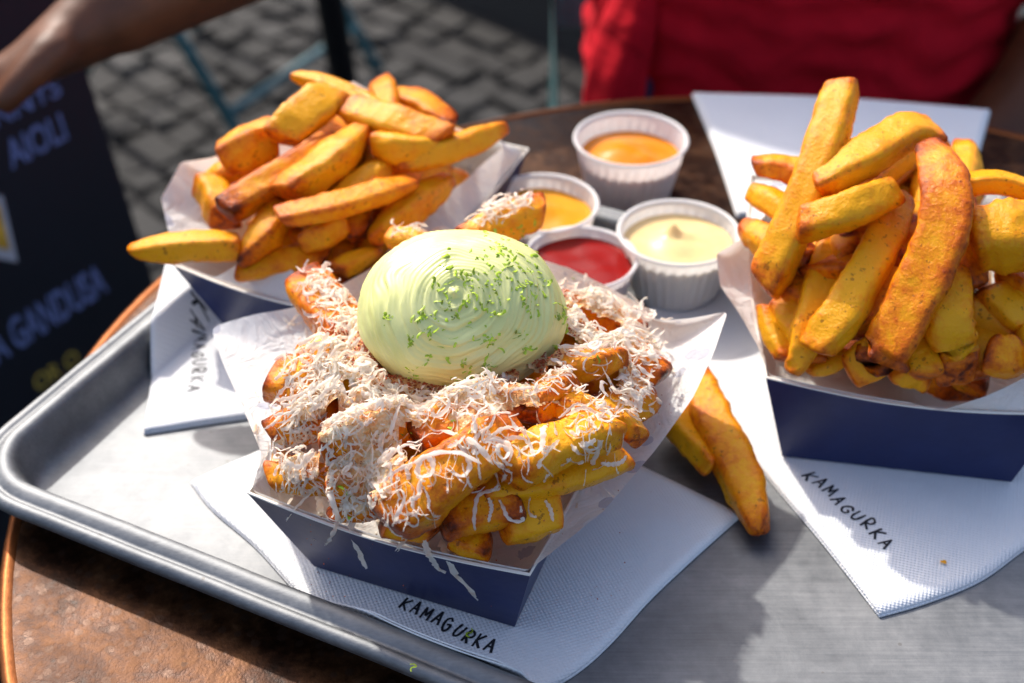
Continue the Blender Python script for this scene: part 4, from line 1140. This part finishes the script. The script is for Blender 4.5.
_t = join(limb([(15, 104, -27), (13, 94, -27), (11, 76, -26), (10, 66, -28), (10, 64, -40), (11, 67, -68)], [11, 10.5, 8.8, 7.2, 6.8, 5.6], 40), limb([(29, 104, -27), (31, 94, -27), (34, 76, -26), (35, 66, -28), (35, 64, -40), (34, 67, -68)], [11, 10.5, 8.8, 7.2, 6.8, 5.6], 40),
    loft([(22, 104, -38, 15, 11), (22, 104, -30, 17.0, 12), (22, 103.5, -18, 16.2, 11.6), (22, 103.5, -14, 15.0, 11)]), limb([(9.4, 97, -20), (9.6, 95.5, -10), (10.0, 96, 0)], [2.6, 2.4, 1.6], 16))
mk('trousers', [v+Vector((-.3, 7, 0)) for v in _t[0]], _t[1], MBLUE, person)
for x in (11, 34): mk('shoe', *join(limb([(x, 76, -71.5), (x, 69, -72), (x, 60, -72.8)], [4.6, 4.4, 3.0], 24, (1, .75))), MBLACK, person)

# ------------------------------------------------------------------ teal folding chairs
def folding_chair(loc, rot, label):
    root = tag(empty('folding_chair', (loc[0], loc[1], GZ)), label, 'chair', 'teal folding chairs on the cobbles')
    M_ = Matrix.Rotation(R(rot), 3, 'Z'); o = Vector((loc[0], loc[1], GZ))
    def tr(V): return [M_ @ Vector(v)+o for v in V]
    def part(name, vf): return mk(name, tr(vf[0]), vf[1], MTEAL, root)
    for sx in (-1, 1):
        part('leg', tube([(sx*19, -21, .3), (sx*19, 5, 42), (sx*19, 19, 82)], 1.05, 12))
        part('leg', tube([(sx*17.2, 20, .3), (sx*17.2, -4, 38), (sx*17.2, -17, 45)], 1.05, 12))
    part('stretcher', tube([(-17, 14, 9.5), (17, 14, 9.5)], .8, 10)); part('stretcher', tube([(-19, -16.5, 8), (19, -16.5, 8)], .8, 10))
    for k in range(5):
        part('seat_slat', box((0, -15+k*7.2, 45.6), (37, 5.4, 1.2), 0, .3))
    for z in (62, 72, 80): part('back_slat', box((0, 19*(z/82)-1.0+1, z), (37.5, 1.1, 5), 0, .3))
    return root
folding_chair((-52, 232), 62, 'teal folding chair on the cobbles behind the back left fries')
folding_chair((23, 114), 0, 'teal folding chair under the person in red')
pole = tag(empty('parasol_pole', tuple(P(352, 118, GZ))), 'black metal pole standing on the cobbles behind the back left fries', 'pole')
pb = P(350, 118, GZ); pt_ = pb+Vector((-14, 6, 150)); 
mk('shaft', *tube([pb, pb.lerp(pt_, .5), pt_], [2.5, 2.3, 2.3], 20), MBLACK, pole)
mk('foot_plate', *lathe([(0.01, 3.2), (4, 3.2), (11, 1.8), (12, .9), (12, 0), (.01, 0)], 32, tuple(pb)), MBLACK, pole)

# ------------------------------------------------------------------ menu board
A_ = Vector((-37.2, 113.8, -14.0)); B_ = Vector((-34.4, 112.0, -33.0))
dn = (B_-A_).normalized(); fh = Vector((dn.x, dn.y, 0)).normalized()
dh = Vector((-fh.y, fh.x, 0))                      # along the board, receding to the right
if dh.x < 0: dh = -dh
nb = dh.cross(-dn).normalized()
if nb.dot(CAMP-A_) < 0: nb = -nb
bot = A_+dn*((A_.z-GZ)/-dn.z); topp = A_-dn*42
WB = 62
sgn = tag(empty('menu_board', tuple(bot-dh*WB/2)), 'dark navy menu board with pale blue lettering left of the table', 'menu board')
def slab(p0, p1, p2, p3, th):
    b = [p-nb*th for p in (p0, p1, p2, p3)]
    return [p0, p1, p2, p3]+b, [(0, 1, 2, 3), (7, 6, 5, 4), (0, 4, 5, 1), (1, 5, 6, 2), (2, 6, 7, 3), (3, 7, 4, 0)]
mk('panel', *slab(bot, topp, topp-dh*WB, bot-dh*WB, 2.0), MBOARD, sgn, smooth=False)
back = fh*-34
bt = topp-nb*3.4
mk('rear_panel', [bt, bt-dh*WB, bot-dh*WB+back*1.6, bot+back*1.6, bt-nb*1.5, bt-dh*WB-nb*1.5, bot-dh*WB+back*1.6+fh*-1.5, bot+back*1.6+fh*-1.5],
   [(0, 1, 2, 3), (7, 6, 5, 4), (0, 4, 5, 1), (1, 5, 6, 2), (2, 6, 7, 3), (3, 7, 4, 0)], MBOARD, sgn, smooth=False)
def on_board(px, py):
    d = ray(px, py); t = (A_-CAMP).dot(nb)/d.dot(nb); return CAMP+d*t
def board_text(txt, px0, px1, hpx, mat, name):
    """text whose right end sits at px1 and whose cap height is hpx pixels"""
    cu = bpy.data.curves.new(name, 'FONT'); cu.body = txt; cu.size = 1; cu.extrude = 0.0; cu.offset = .02
    ob = bpy.data.objects.new(name, cu); COL.objects.link(ob)
    dg = bpy.context.evaluated_depsgraph_get(); me = bpy.data.meshes.new_from_object(ob.evaluated_get(dg))
    bpy.data.objects.remove(ob)
    xs = [v.co.x for v in me.vertices]; w = max(xs)-min(xs); x0 = min(xs)
    a, b = on_board(*px0), on_board(*px1)
    L = (b-a).dot(dh); Hh = (on_board(px1[0], px1[1]-hpx)-b).length
    V = [b-dh*(L*(1-(v.co.x-x0)/w))-dn*(v.co.y/.70*Hh)+nb*.06 for v in me.vertices]
    F = [tuple(p.vertices) for p in me.polygons]; bpy.data.meshes.remove(me)
    return mk(name, V, F, mat, sgn, smooth=False)
board_text('HENNYS', (-46, 128), (62, 94), 20, MCHALK, 'lettering')
board_text('AIOLI', (8, 160), (68, 138), 28, MCHALK, 'lettering')
board_text('A GANDUSA', (-16, 335), (108, 290), 31, MCHALK, 'lettering')
board_text('OR O', (34, 384), (80, 362), 16, MYEL, 'lettering')
def patch(pxs, mat, name, off):
    pts = [on_board(*q)+nb*off for q in pxs]; V, F = slab(*pts, off*.9); return mk(name, V, F, mat, sgn, smooth=False)
patch([(-60, 180), (2, 196), (17, 262), (-45, 250)], simple('print_border', (.45, .47, .5), .6), 'printed_picture', .12)
patch([(-52, 190), (-2, 205), (9, 250), (-40, 240)], simple('print_yellow', (.65, .38, .03), .6, var=.5, scale=70), 'picture_print', .18)

for o in list(bpy.data.objects):
    if '_o' in o: del o['_o']
    if 'top' in o: del o['top']
